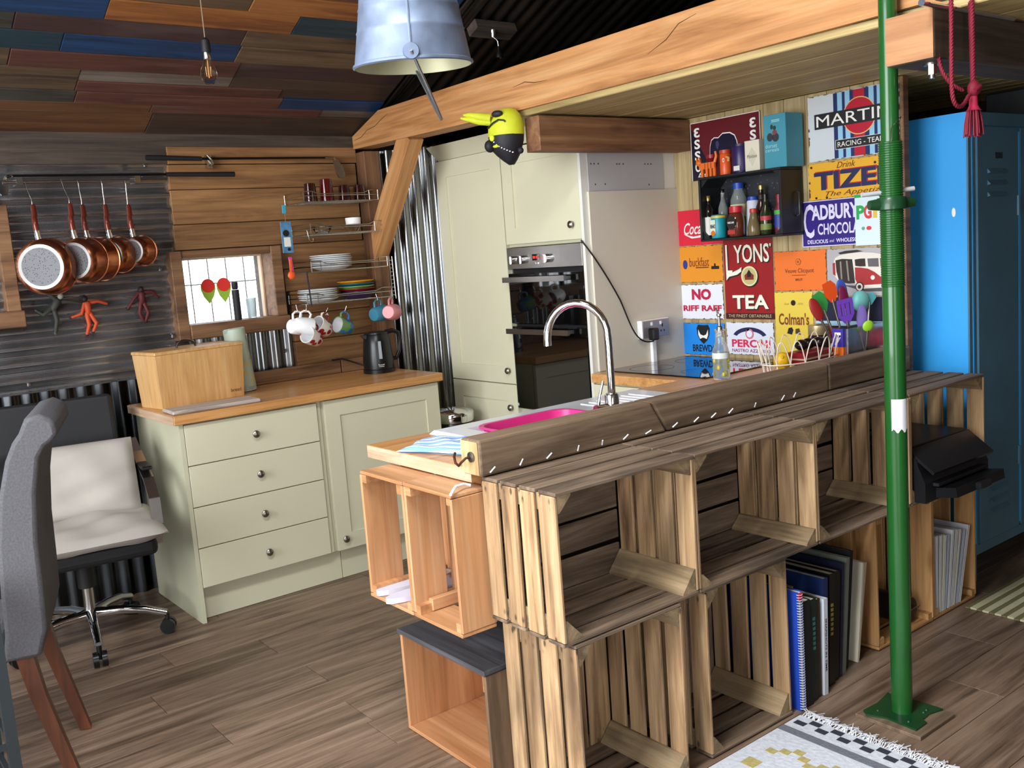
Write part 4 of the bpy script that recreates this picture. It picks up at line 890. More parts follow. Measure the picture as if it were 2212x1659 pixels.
board('lid_board', (-.004, DB/2-.003, HB-.0085), (WB+.004, DB/2-.003, HB-.0085), DB+.01, .016, W_slate, lb_, (0, 1, 0), .003)
# slippers
def slipper(label, X):
    t = thing('slipper', label, 'slipper', X, group='white slippers in the pine crate')
    pts = [(-.045+.0, -.125)]; out = []
    for i in range(28):
        a = 2*PI*i/28; y = .13*math.sin(a); wdt = .040+.008*math.sin(a)-.006*math.cos(2*a); out.append((wdt*math.cos(a), y))
    m = MB(); m.prism(out, 0, .016); m.obj('sole', flat('slipper_white', '#c3c1cf', .6), t)
    m = MB(); vs = []; fs = []
    for i in range(9):
        a = PI*i/8
        for j in range(5): vs.append((.046*math.cos(a), .02+.018*j, .014+(.034-.004*j)*math.sin(a)))
    for i in range(8):
        for j in range(4): fs.append((i*5+j, i*5+j+1, i*5+5+j+1, i*5+5+j))
    m.add(vs, fs); o = m.obj('strap', flat('slipper_strap', '#b5b5c8', .6), t, smooth=60); s_ = o.modifiers.new('th', 'SOLIDIFY'); s_.thickness = .004
slipper('white slipper nearer the camera, poking out of the pine crate', T(.148, -1.605, .487) @ RZ(-97))
slipper('white slipper lying behind the other in the pine crate', T(.165, -1.515, .487) @ RZ(-93))

# ================================================================ enamel signs on the board wall
XS = 2.2135
GR = 'tin signs on the kitchen wall'
def sign(label, y0, y1, z0, z1, col, rust=.5, x=XS, name='tin_sign', rough=.35, group=GR):
    t = thing(name, label, 'sign', FX(x, (y0+y1)/2, (z0+z1)/2), group=group); W, H = abs(y1-y0), z1-z0
    slab('plate', (-W/2, -H/2, 0), (W/2, H/2, .003), col if not isinstance(col, str) else enamel('enamel_'+col, '#'+col, rust, rough), t, .0008)
    return t, W, H
Z1, Z2, Z3 = .0045, .0055, .0065
# elephant sign
t, W, H = sign('dark red sign with a navy elephant and white lettering, top left', -.918, -1.313, 1.738, 2.0, '611820', .0)
shape(t, [(-.1975, -.131), (-.06, -.131), (-.19, .10), (-.1975, .10)], flat('deep_navy', '#131024', .4), .0036, name='navy_wedge')  # flat dark navy wedge along the left of the plate
el = [(-.094, -.048), (-.086, -.02), (-.083, .012), (-.074, .038), (-.058, .047), (-.035, .044), (-.01, .060), (.03, .058), (.055, .044), (.066, .02), (.072, -.01), (.084, -.045), (.078, -.048), (.064, -.02), (.062, -.075), (.044, -.075), (.042, -.032), (.012, -.038), (-.008, -.03), (-.010, -.078), (-.030, -.078), (-.032, -.035), (-.044, -.02), (-.05, -.078), (-.066, -.078), (-.066, -.03), (-.078, -.035), (-.088, -.056)]
cxm = sum(p[0] for p in el)/len(el); cym = sum(p[1] for p in el)/len(el)
shape(t, [(cxm+(p[0]-cxm)*1.035, cym+(p[1]-cym)*1.05+.001) for p in el], INKW, Z1, name='elephant_outline')
shape(t, el, flat('elephant_navy', '#0f0d2c', .4), Z2, name='elephant')
shape(t, [(-.05, .03), (-.036, .034), (-.030, .018), (-.038, -.004), (-.046, .0), (-.05, .012)], flat('elephant_ear', '#3b3a5c', .4), Z3, name='ear')
for i, ch in enumerate('3SSO'):
    for uu in (-.160, .158): text(t, ch, uu, .085-i*.052, -.034 if ch == '3' else .034, .043, INKW, Z2, .03)
text(t, 'Elep', -.125, -.110, .075, .026, INKW, Z2, .01, .4)
for b in (rect(-.1975, .128, .1975, .131), rect(.1945, -.131, .1975, .131), rect(-.1975, -.131, -.195, .131)): shape(t, b, INKW, Z2, name='border')
# racing stripes sign
t, W, H = sign('white sign with blue and red stripes and a red disc, top right', -1.552, -1.957, 1.749, 2.011, 'c9d0d4', .35)
u = lambda px: (px-105)/710*.405-.2025
LB, NV, RD = flat('stripe_pale', '#8fc0dc', .4), flat('stripe_navy', '#1b2b5e', .4), flat('stripe_red', '#b0152f', .4)
for a, b, mm in ((318, 350, NV), (350, 388, LB), (388, 410, NV), (410, 448, LB), (448, 476, NV), (476, 560, RD), (560, 594, NV), (594, 632, LB), (632, 655, NV), (655, 696, LB), (696, 728, NV)): shape(t, rect(u(a), -.128, u(b), .128), mm, Z1-.0006, name='stripe')
shape(t, circ(u(520), .026, .073), flat('gold_line', '#d8b676', .4), Z1+.0004, name='disc_rim'); shape(t, circ(u(520), .026, .069), RD, Z1+.0009, name='disc')
shape(t, rect(u(163), -.003, .2, .057), INK, Z1+.0016, name='banner')
text(t, 'MARTINI', u(180)+.178, .027, .356, .043, INKW, Z3+.001, .0)
shape(t, rect(u(328), -.094, u(728), -.056), flat('line_white', '#e8e8e8', .4), Z1+.0004, name='plaque_border'); shape(t, rect(u(332), -.0925, u(724), -.0575), INK, Z1+.0010, name='plaque')
text(t, 'RACING - TEAM', u(527), -.075, .205, .020, INKW, Z2+.001, .0)
# yellow drink sign
t, W, H = sign('yellow sign lettered in navy and red capitals', -1.546, -1.957, 1.593, 1.742, 'e0a92c', .45)
for dx, dy, mm, z_ in ((.005, .004, INKR, Z1), (0, 0, INKN, Z2)): text(t, 'TIZER', .010+dx, .0+dy, .375, .072, mm, z_, .035)
text(t, 'Drink', -.028, .058, .085, .024, flat('brown_ink', '#6b2d18', .5), Z1, 0, .35); text(t, 'The Appetizer', .02, -.056, .29, .026, flat('brown_ink', '#6b2d18', .5), Z1, 0, .35)
for a, b in ((.1, .05), (-.19, .06), (.19, .062), (-.12, -.068), (-.17, -.066)): shape(t, circ(a, b, .005, 12), flat('rust_spot', '#33200f', .8), Z1, name='rust_spot')
# purple chocolate sign
t, W, H = sign('purple enamel sign lettered in white about chocolate', -1.507, -1.957, 1.402, 1.592, '2e1b78', .15)
PUR = flat('pale_lilac', '#d7d3ec', .4)
for b in (rect(-.222, -.0945, .222, -.091), rect(-.222, .091, .222, .0945), rect(-.2245, -.0945, -.221, .0945)): shape(t, b, PUR, Z1, name='border')
text(t, 'C', -.190, .012, .050, .140, PUR, Z1, .01); text(t, 'ADBURYS', -.055, .045, .24, .062, PUR, Z2, .035); text(t, 'CHOCOLATE', -.032, -.024, .232, .046, PUR, Z1, .02)
text(t, 'DELICIOUS', -.150, -.074, .098, .016, PUR, Z1, .02); text(t, 'and', -.083, -.073, .022, .012, PUR, Z1, 0, .3); text(t, 'WHOLESOME', .0, -.073, .125, .016, PUR, Z1, .02)
# white card with green and red letters
t, W, H = sign('white card with green and red letters pinned over the purple sign', -1.762, -1.905, 1.397, 1.600, flat('card_paper', '#cfe0e6', .6), x=XS-.008, name='paper_card', group='papers on the sign wall')
text(t, 'P', -.046, .03, .036, .055, flat('letter_green', '#23a04e', .5), Z1, .04); text(t, 'G', -.014, .03, .034, .055, flat('letter_red', '#d23a3c', .5), Z1, .04); shape(t, rect(.010, .004, .026, .045), flat('letter_yellow', '#d8b93a', .5), Z1, name='yellow_letter')
shape(t, rect(-.0715, .088, .0715, .1), flat('letter_green', '#23a04e', .5), Z1-.001, name='top_band'); shape(t, circ(-.01, -.034, .011, 16, .008), flat('letter_red', '#d23a3c', .5), Z1, name='fruit'); shape(t, circ(-.035, -.034, .007, 12), flat('leaf_green', '#5a9f86', .5), Z1, name='leaf')
# red cola sign
t, W, H = sign('bright red sign with white script, half behind the black crate', -.812, -1.078, 1.442, 1.607, 'd21f3a', .0)
text(t, 'Coca-Cola', .015, -.004, .225, .055, INKW, Z1, .012, .35); shape(t, [(-.10, -.028), (-.04, -.042), (.05, -.032), (.09, -.040), (.03, -.046), (-.05, -.050)], INKW, Z1, name='swash')
# orange wine sign
t, W, H = sign('amber sign with small dark lettering, below the red sign', -.808, -1.072, 1.268, 1.438, 'd98b25', .75)
text(t, 'buckfast', -.008, .010, .12, .042, flat('maroon_ink', '#7c2d1c', .5), Z1); [shape(t, rect(-.03+k_*.008, -.019, -.024+k_*.008, -.014), INKB, Z1, name='small_print') for k_ in range(10)]
shape(t, circ(-.095, .0, .014, 12, .022), flat('grape_blue', '#26338a', .5), Z1, name='grapes'); shape(t, rect(.065, -.026, .11, -.012), INK, Z1, name='bottles'); shape(t, rect(.082, -.014, .09, .0), INK, Z1, name='bottles')
# no riff raff
t, W, H = sign('white sign reading NO RIFF RAFF in crimson', -.806, -1.066, 1.093, 1.257, 'dcdfe8', .8)
CR = flat('crimson', '#b3163f', .5)
text(t, 'NO', .0, .035, .118, .052, CR, Z1, .05); text(t, 'RIFF RAFF', .002, -.030, .236, .028, CR, Z1, .04)
# blue dog sign
t, W, H = sign('bright blue sign with a black shield above black lettering', -.808, -1.066, .922, 1.074, '1c86e0', .75)
shape(t, [(-.04, .05), (-.03, .068), (-.012, .066), (.012, .066), (.03, .068), (.04, .05), (.036, .02), (.022, -.006), (0, -.024), (-.022, -.006), (-.036, .02)], INK, Z1, name='shield')
shape(t, [(-.030, .045), (-.018, .022), (0, .016), (.018, .022), (.030, .045), (.030, .02), (.020, .0), (.006, .006), (-.006, .006), (-.020, .0), (-.030, .02)], INKW, Z2, name='dog_head')
text(t, 'BREWDOG', .018, -.044, .175, .034, INK, Z1, .02)
# red tea sign
t, W, H = sign('tall red tea sign with cream lettering and a round crest', -1.078, -1.350, 1.095, 1.475, '8f1218', .35)
CRM = flat('cream_ink', '#e3e2cf', .45)
for dx, dy, mm, z_ in ((.004, -.005, INK, Z1), (0, 0, CRM, Z2)):
    text(t, 'L', -.104+dx, .080+dy, .036, .137, mm, z_, .01); text(t, 'YONS', .022+dx, .105+dy, .195, .082, mm, z_, .015); text(t, "'", .127+dx, .138+dy, .007, .013, mm, z_, .03)
    shape(t, [(-.121+dx, .016+dy), (-.09+dx, .022+dy), (-.05+dx, .036+dy), (-.034+dx, .046+dy), (-.036+dx, .026+dy), (-.06+dx, .012+dy), (-.105+dx, .004+dy), (-.122+dx, -.012+dy)], mm, z_, name='flourish')
    text(t, 'TEA', .008+dx, -.112+dy, .20, .063, mm, z_, .03)
shape(t, circ(.008, .004, .047), INK, Z1, name='crest_shadow', X=T(.004, -.004, 0)); shape(t, circ(.008, .004, .045), flat('crest_gold', '#d6cf9c', .45), Z2, name='crest_rim'); shape(t, circ(.008, .004, .038), flat('crest_field', '#b6ad77', .45), Z2+.0005, name='crest')
shape(t, [(-.018, .008), (.008, .026), (.034, .008), (.032, -.012), (-.016, -.012)], flat('crest_red', '#7a2418', .5), Z2+.001, name='lion'); shape(t, [(-.002, .02), (.008, .033), (.018, .02), (.018, .0), (-.002, .0)], INK, Z2+.0015, name='crown')
shape(t, rect(-.136, -.188, .136, -.163), flat('band_dark', '#3a1512', .5), Z1-.001, name='band'); text(t, 'THE FINEST OBTAINABLE', 0, -.175, .24, .014, flat('band_text', '#b7ab84', .5), Z1)
# beer sign
t, W, H = sign('white sign with a navy scroll and crimson beer lettering', -1.076, -1.342, .932, 1.080, 'd6dae6', .8)
m = MB(); pts = [(.098*math.cos(R(a))*1.0, .052*math.sin(R(a))+.0) for a in range(20, 161, 10)]; inn = [(.078*math.cos(R(a)), .034*math.sin(R(a))) for a in range(160, 19, -10)]
for i in range(len(pts)-1): shape(t, [pts[i], pts[i+1], inn[-2-i], inn[-1-i]], INKN, Z1, name='scroll') if i % 7 == 0 else None
m = MB()
for i in range(len(pts)-1): m.prism([pts[i], pts[i+1], inn[len(inn)-2-i], inn[len(inn)-1-i]], .003, Z1)
m.obj('scroll_band', INKN, t)
shape(t, circ(0, .022, .023), flat('wreath', '#c96f7c', .5), Z1, name='wreath'); shape(t, circ(0, .022, .016), flat('wreath_in', '#d9dbe8', .5), Z2, name='wreath')
CRP = flat('peroni_red', '#cf1f4f', .5)
text(t, 'PERONI', .005, -.022, .215, .036, CRP, Z1, .03); text(t, 'NASTRO AZZURRO', .005, -.055, .215, .015, flat('ink_wine', '#8a2a4c', .5), Z1, .01)
# orange champagne sign
t, W, H = sign('orange sign with fine dark lettering, right of the tea sign', -1.357, -1.618, 1.220, 1.390, 'e0702c', .75)
shape(t, circ(-.006, .038, .015, 6), flat('dim_orange', '#9c4a1c', .5), Z1, name='seal'); shape(t, circ(-.006, .038, .012, 6), flat('or2', '#dd7431', .5), Z1+.0006, name='seal'); shape(t, circ(-.006, .038, .006, 8), flat('dim_orange', '#9c4a1c', .5), Z1+.0012, name='seal')
text(t, 'Veuve Clicquot', -.002, -.002, .145, .024, INKB, Z1); text(t, 'BRUT', -.004, -.038, .036, .010, INKB, Z1, .02); shape(t, rect(-.04, -.0195, .03, -.0175), INKB, Z1, name='small_print')
# mustard sign
t, W, H = sign('mustard yellow sign with brown lettering', -1.352, -1.547, .945, 1.215, 'd9c04c', .1)
text(t, "Colman's", .0, .018, .155, .052, flat('mustard_brown', '#7a3b1a', .5), Z1, .02); shape(t, circ(0, .088, .012, 14, .012), INK, Z1, name='crest'); text(t, 'Estd', -.034, .084, .026, .010, flat('faint_brown', '#a78f45', .5), Z1, 0, .3); text(t, '1814', .036, .084, .026, .010, flat('faint_brown', '#a78f45', .5), Z1, 0, .3)
shape(t, [(-.036, -.045), (-.028, -.022), (-.012, -.018), (-.004, -.03), (-.012, -.05)], INK, Z1, name='bull'); shape(t, [(.006, -.045), (.008, -.025), (.026, -.022), (.034, -.05)], flat('bull_2', '#4b3a20', .5), Z1, name='bull')
# camper picture
t, W, H = sign('grey picture of a red and white camper van', -1.622, -1.957, 1.195, 1.388, 'a9a7ac', .3)
VR, VW, VD = flat('van_red', '#9c2a2c', .5), flat('van_white', '#d7d0c6', .5), flat('van_dark', '#2c2422', .5)
V = lambda pts: [(-.1675+(x-765)*.000855, .0965-(y+5)*.0008) for x, y in pts]
shape(t, V([(806, 130), (804, 60), (812, 40), (835, 28), (880, 20), (950, 17), (1010, 22), (1050, 30), (1085, 45), (1110, 70), (1120, 110), (1120, 185), (1060, 196), (960, 200), (925, 178), (830, 160)]), VW, Z1, name='van_body')
shape(t, V([(918, 92), (950, 94), (985, 100), (1020, 118), (1050, 142), (1085, 118), (1120, 104), (1120, 178), (1060, 188), (962, 192), (930, 176), (918, 150)]), VR, Z2, name='van_front'); shape(t, V([(798, 66), (811, 64), (812, 132), (799, 122)]), VR, Z2, name='open_door')
shape(t, V([(814, 52), (850, 46), (904, 50), (912, 120), (916, 172), (880, 172), (832, 162), (818, 110)]), VD, Z2, name='doorway')
for q_ in ([(838, 60), (846, 58), (850, 150), (842, 148)], [(872, 56), (880, 56), (888, 160), (880, 158)]): shape(t, V(q_), flat('van_seat', '#8a7f74', .5), Z3, name='door_post')
shape(t, V([(918, 52), (945, 49), (972, 49), (974, 88), (945, 88), (920, 84)]), VD, Z2, name='side_window'); shape(t, V([(984, 50), (1040, 50), (1042, 92), (988, 90)]), flat('van_glass', '#5c595c', .5), Z2, name='windscreen'); shape(t, V([(1048, 50), (1085, 56), (1098, 92), (1050, 92)]), flat('van_glass', '#5c595c', .5), Z2, name='windscreen')
shape(t, V([(830, 14), (870, 6), (930, 4), (960, 12), (900, 18), (840, 22)]), VD, Z2, name='roof_rack')
cw_ = V([(940, 190)])[0]
shape(t, circ(cw_[0], cw_[1], .019), INK, Z2+.0005, name='wheel'); shape(t, circ(cw_[0], cw_[1], .015), VW, Z3, name='wheel_rim'); shape(t, circ(cw_[0], cw_[1], .008), VD, Z3+.0005, name='hub_cap'); ch_ = V([(1010, 145)])[0]; shape(t, circ(ch_[0], ch_[1], .009), VW, Z3, name='headlamp')
shape(t, V([(965, 182), (1060, 178), (1120, 170), (1120, 184), (1060, 192), (968, 196)]), VW, Z3, name='bumper'); shape(t, V([(850, 180), (1120, 196), (1120, 215), (960, 214)]), flat('van_shadow_print', '#4c4a4e', .5), Z1-.0008, name='printed_ground')
# striped lower sign behind the utensils
t, W, H = sign('navy and red striped sign behind the utensils', -1.560, -1.957, .930, 1.190, '161a33', .0)
shape(t, rect(-.198, .012, .198, .032), flat('pale_blue', '#9fc3da', .5), Z1, name='stripe'); shape(t, rect(-.198, -.065, .198, .004), flat('band_red', '#9c1230', .5), Z1, name='stripe'); shape(t, rect(-.198, -.075, .198, -.066), INKW, Z1, name='stripe')

# ================================================================ black wall crate with groceries
wc = thing('wall_crate', 'black wooden crate fixed to the sign wall as an open shelf', 'shelf', FX(2.209, -1.078, 1.457))
BKW = flat('black_paint_worn', '#1b1c1f', .45, var=.5, vscale=18)
cwW, cwH, cwD, ct = .440, .281, .150, .010
slab('base_board', (0, 0, 0), (cwW, ct, cwD), BKW, wc, .002); slab('top_board', (0, cwH-ct, 0), (cwW, cwH, cwD), BKW, wc, .002)
slab('side_board', (0, ct, 0), (ct, cwH-ct, cwD), BKW, wc, .002); slab('side_board', (cwW-ct, ct, 0), (cwW, cwH-ct, cwD), BKW, wc, .002)
slab('back_board', (ct, ct, 0), (cwW-ct, cwH-ct, .006), dots('speckled_back', '#23262c', '#4d5660', 60, .2, .4), wc, 0)
for (a, b, s_, q_) in ((ct, ct, 1, 1), (cwW-ct, ct, -1, 1), (ct, cwH-ct, 1, -1), (cwW-ct, cwH-ct, -1, -1)):
    m = MB(); m.prism([(a, b), (a+s_*.035, b), (a, b+q_*.035)], .007, cwD-.012); m.obj('corner_block', BKW, wc)
m = MB(); m.tube([(cwW+.004, .08, .05), (cwW+.016, .085, .05), (cwW+.016, .175, .05), (cwW+.004, .18, .05)], .004, 8); m.obj('side_handle', flat('grey_metal', '#4b4c4f', .4, .8), wc, smooth=60)
def bottle(label, y, prof, body, cap, x=2.105, z=1.4685, capz=None, band=None, name='bottle', cat='bottle', group='groceries in the black wall crate'):
    t = thing(name, label, cat, (x, y, z), group=group)
    m = MB(); m.lathe(prof, 22); m.obj('body', body, t, smooth=50)
    r, h0, h1 = cap[0], cap[1], cap[2]; m = MB(); m.lathe([(r, h0), (r*1.02, h0+.002), (r, h1-.002), (r*.8, h1), (1e-5, h1)], 20); m.obj('cap', cap[3], t, smooth=45)
    for b in (band or []):
        m = MB(); m.lathe([(b[0], b[1]), (b[0], b[2])], 22, caps=False); m.obj('paper_label', b[3], t, smooth=60)
    return t
DK = flat('dark_bottle', '#120d0a', .06, coat=.5); GOLD = flat('gold_cap', '#b99a55', .3, .8); RDC = flat('red_cap', '#b51f2e', .35); BLC = flat('blue_cap', '#2348a8', .4); LABW = flat('label_white', '#d8d6cf', .6)
CLR = flat('pale_glass', '#c8d2cf', .08, trans=.75); GRN = flat('olive_glass', '#232a14', .08, coat=.4)
bottle('slim dark bottle with a gold cap and white label, leftmost in the black crate', -1.098, [(.016, 0), (.018, .003), (.018, .13), (.007, .15), (.007, .17)], DK, (.009, .168, .19, GOLD), 2.10, band=[(.0184, .015, .095, LABW)])
bottle('tall clear glass bottle behind the turquoise tin', -1.138, [(.020, 0), (.021, .003), (.021, .13), (.008, .17), (.008, .20)], CLR, (.010, .198, .215, BLACK), 2.15)
t = bottle('turquoise food tin lettered in white and black', -1.158, [(.031, 0), (.032, .002), (.032, .098), (.031, .1)], flat('tin_teal', '#178c9c', .35), (.030, .1, .103, STEEL), 2.092, name='food_tin', cat='tin', band=[(.0324, .088, .097, flat('tin_yellow', '#cdb23a', .4))])
shape(t, rect(-.020, .02, .008, .08), flat('tin_label', '#cfd6c6', .5), .0, X=FX(-.0335, 0, 0)); text(t, 'BEANZ', -.005, .052, .026, .016, INK, .0018, .03, X=FX(-.0335, 0, 0)); shape(t, circ(-.005, .022, .012, 12), flat('beans', '#c4661e', .5), .001, X=FX(-.0335, 0, 0))
bottle('large clear jar with a blue lid at the back of the crate', -1.215, [(.034, 0), (.036, .004), (.036, .16), (.02, .20), (.02, .21)], CLR, (.022, .208, .235, BLC), 2.165, name='jar', cat='jar', band=[(.0365, .09, .14, flat('label_cream', '#d8c99a', .6)), (.0365, .06, .088, flat('label_green', '#7f9c3a', .6))])
bottle('white plastic tub with a blue lid', -1.292, [(.034, .02), (.036, .03), (.026, .165), (.024, .17)], flat('white_tub', '#c8ccd8', .4), (.022, .17, .188, BLC), 2.165, z=1.4495+.0, name='tub', cat='tub')
t = bottle('coffee jar with a red lid at the front of the crate', -1.252, [(.030, 0), (.034, .004), (.036, .06), (.032, .098), (.026, .105)], flat('coffee_glass', '#5a2a1c', .1, coat=.5), (.029, .104, .132, RDC), 2.098, name='jar', cat='jar')
shape(t, circ(0, .062, .024, 20, .028), flat('coffee_label', '#1b1412', .5), .0, X=FX(-.0366, 0, 0), name='paper_label'); text(t, 'NESCAFE', 0, .062, .034, .008, INKW, .0018, .02, X=FX(-.0366, 0, 0)); shape(t, rect(-.02, .012, .02, .03), flat('coffee_red', '#a6302a', .5), -.0006, X=FX(-.0366, 0, 0), name='paper_label')
bottle('brown bottle with a gold cap standing behind the sauce bottle', -1.343, [(.024, 0), (.025, .003), (.025, .12), (.013, .15), (.011, .195)], flat('brown_bottle', '#2a140c', .08, coat=.5), (.012, .193, .212, GOLD), 2.158, band=[(.0145, .152, .17, flat('neck_dark', '#1c120e', .5))])
bottle('small sauce bottle with a red cap', -1.345, [(.026, 0), (.028, .004), (.028, .035), (.018, .075), (.014, .098)], flat('sauce_glass', '#7a6a48', .1, trans=.3), (.016, .097, .114, flat('cap_red2', '#b3302a', .4)), 2.098)
bottle('dark glass bottle with a black cap, second from the right', -1.408, [(.022, 0), (.024, .004), (.024, .085), (.010, .12), (.009, .15)], GRN, (.011, .148, .17, BLACK), 2.10, band=[(.0245, .06, .078, flat('label_red', '#a8323a', .5)), (.0245, .02, .045, flat('label_olive', '#6f7a35', .5))])
bottle('slim bottle with a dark red cap and green label, rightmost in the crate', -1.458, [(.020, 0), (.021, .003), (.021, .10), (.012, .12), (.012, .14)], flat('wine_cap_body', '#6d1f30', .3), (.013, .138, .165, flat('cap_wine', '#7a1426', .4)), 2.125, band=[(.0215, .08, .098, flat('label_green2', '#3f9e46', .5)), (.0215, .025, .078, flat('label_navy', '#2a3a86', .5))])
# on top of the crate
ZC = 1.7385
ca = thing('cat_holder', 'orange toy cat standing before a red jar on the black crate', 'ornament', (2.10, -1.128, ZC))
ORG = flat('orange_toy', '#d86a25', .45)
m = MB(); m.lathe([(.020, 0), (.022, .004), (.022, .075), (.018, .08)], 20); m.obj('jar', flat('jar_dark_red', '#6d1016', .25), ca, smooth=50); m = MB(); m.lathe([(.0225, .08), (.0225, .096), (1e-5, .097)], 20); m.obj('jar_lid', flat('lid_red', '#8f1a1f', .35), ca, smooth=40)
m = MB(); m.box((-.034, -.042, .035), (-.023, .045, .062)); 
for yy_ in (-.038, -.018, .004, .03): m.box((-.033, yy_-.006, 0), (-.024, yy_+.006, .037))
m.ell((-.03, .048, .064), (.012, .016, .014), 10, 8); m.prism([(.036, .074), (.042, .09), (.048, .074)], -.034, -.026, X=Matrix(((0, 0, 1, 0), (1, 0, 0, 0), (0, 1, 0, 0), (0, 0, 0, 1)))); m.prism([(.052, .074), (.058, .09), (.062, .072)], -.034, -.026, X=Matrix(((0, 0, 1, 0), (1, 0, 0, 0), (0, 1, 0, 0), (0, 0, 0, 1))))
m.tube([(-.028, -.04, .06), (-.028, -.05, .085), (-.028, -.046, .105)], [.007, .006, .005], 8); m.obj('cat', ORG, ca, smooth=40)
for i in range(3): slab('stripe', (-.0348, -.025+i*.017, .036), (-.0341, -.021+i*.017, .061), flat('cat_stripe', '#8a3a16', .5), ca, 0)
t = bottle('orange spice pot with a white ring, beside the cat', -1.205, [(.024, 0), (.025, .003), (.025, .088), (.023, .09)], flat('orange_pot', '#d9571f', .35), (.0255, .09, .108, flat('pot_lid', '#b33a1e', .4)), 2.10, z=ZC, name='spice_pot', cat='pot', group='groceries on top of the black crate')
text(t, 'O', .010, .062, .012, .018, INKW, .001, .02, X=FX(-.026, 0, 0)); m = MB(); m.tube([(-.02, -.022, .075), (-.022, -.036, .07), (-.022, -.034, .055)], .006, 8); m.obj('side_tab', flat('tab_peach', '#d0935a', .5), t, smooth=60)
t = thing('cocoa_tin', 'dark purple cocoa tin between the orange pot and the white box', 'tin', (2.115, -1.280, ZC), group='groceries on top of the black crate')
m = MB(); m.lathe([(.039, 0), (.040, .002), (.040, .11), (.039, .112)], 28); m.obj('body', flat('purple_tin', '#2b1c52', .35), t, smooth=50); m = MB(); m.lathe([(.0405, .112), (.0405, .122), (1e-5, .123)], 28); m.obj('lid', flat('purple_lid', '#1d1438', .4), t, smooth=40); shape(t, rect(-.012, .01, .02, .03), flat('label_white', '#d8d6cf', .6), 0, X=FX(-.0402, 0, 0), name='paper_label')
t = thing('salt_box', 'small white card box beside the turquoise cereal box', 'box', FX(2.09, -1.352, ZC), group='groceries on top of the black crate')
slab('carton', (-.034, 0, -.05), (.042, .128, 0), flat('box_white', '#d3cdb9', .6), t, .001); text(t, 'Maldon', .004, .062, .05, .014, flat('grey_ink', '#55524a', .5), .0012); shape(t, [(.004, .10), (.03, .062), (.004, .02), (-.022, .062)], flat('box_faint', '#c6bfaa', .6), .0002)
t = thing('cereal_box', 'turquoise cereal box with dark seed motif on the black crate', 'box', FX(2.075, -1.432, ZC), group='groceries on top of the black crate')
TQ = flat('cereal_teal', '#3f8ca0', .5)
slab('carton', (-.001, 0, -.115), (.108, .215, 0), TQ, t, .001)
for (a, b, ra, rb) in ((.030, .125, .014, .017), (.058, .122, .016, .018), (.040, .165, .006, .010), (.054, .160, .007, .009)): shape(t, circ(a, b, ra, 16, rb), flat('seed_dark', '#2a3238', .5), .0012, name='seed')
shape(t, circ(.054, .142, .011, 16, .010), flat('seed_red', '#7d3a3a', .5), .0014, name='seed'); PT = flat('pale_teal_ink', '#9fcbd0', .5)
text(t, 'dorset', .036, .090, .058, .016, PT, .0012); text(t, 'cereals', .04, .073, .066, .014, PT, .0012); shape(t, rect(.04, .19, .08, .193), PT, .001); shape(t, rect(.04, .184, .08, .187), PT, .001)

# ================================================================ things along the counter
ob = thing('oil_bottle', 'clear glass oil bottle painted with lemons, steel pourer on top', 'bottle', (1.69, -1.475, .9105))
m = MB(); m.lathe([(.032, 0), (.034, .004), (.034, .11), (.030, .125), (.020, .15), (.018, .19), (.021, .194), (.021, .20), (.016, .20), (.015, .15), (.028, .12), (.031, .10), (.030, .006), (1e-5, .006)], 24, 0, None, False); m.obj('glass', flat('bottle_glass', '#e6efee', .03, trans=.9, ior=1.3), ob, smooth=50)
m = MB()
for i in range(9):
    a = R(i*40+random.uniform(-9, 9)); z = .022+.055*((i*5) % 3)/2
    m.ell((.0285*math.cos(a), .0285*math.sin(a), z), (.0075, .0075, .011), 10, 6)
m.obj('lemon_print', flat('lemon_paint', '#d6c63a', .5), ob, smooth=70)
m = MB(); m.lathe([(.0345, .085), (.0345, .108)], 24, caps=False); m.obj('pale_band', flat('pale_band', '#cfd9d8', .4), ob, smooth=60)
m = MB(); m.lathe([(.012, .195), (.012, .21), (.006, .214), (.005, .25), (.010, .254), (.010, .262)], 14); m.tube([(0, 0, .25), (-.006, .004, .275), (-.012, .008, .285)], .004, 8); m.obj('pourer', STEEL, ob, smooth=50)
BX, BY, BZ = 1.765, -1.79, .9105
wbk = thing('wire_basket', 'oval wire bread basket of cream-coated loops on the counter', 'basket', (BX, BY, BZ))
CW = flat('cream_wire', '#d9cfc0', .45); ea, eb_ = .205, .10
m = MB()
for z, k in ((.004, .82), (.085, .95)): m.tube([(ea*k*math.cos(2*PI*i/40), eb_*k*math.sin(2*PI*i/40), z) for i in range(40)], .0025, 6, closed=True)
m.obj('ring', CW, wbk, smooth=60)
NL = 16; me = None
for i in range(NL):
    a0, a1 = 2*PI*(i-.25)/NL, 2*PI*(i+1.05)/NL; P = []
    for k in range(13):
        u = k/12; a = a0+(a1-a0)*u; z = .004+.165*math.sin(PI*u)**.7; s_ = .82+.24*(z/.19); P.append((ea*s_*math.cos(a), eb_*s_*math.sin(a), z))
    m = MB(); m.tube(P, .0022, 6); m.obj('loop', CW, wbk, smooth=60)
LEM = flat('lemon', '#d9ab1c', .45, bump=.1, vscale=60)
for i, (x, y, z, lb) in enumerate(((-.135, -.02, .040, 'left lemon in the wire basket'), (-.075, -.015, .042, 'right lemon in the wire basket'), (-.105, .0, .090, 'top lemon in the wire basket'))):
    m = MB(); m.ell((0, 0, 0), (.042, .032, .032), 18, 12); m.ell((.040, 0, 0), (.008, .008, .008), 8, 6); m.ell((-.040, 0, 0), (.007, .007, .007), 8, 6)
    tag(m.obj('lemon', LEM, None, T(BX+x, BY+y, BZ+z) @ RZ(30*i-20) @ RY(14*i), smooth=70), lb, 'lemon', 'lemons in the wire basket')
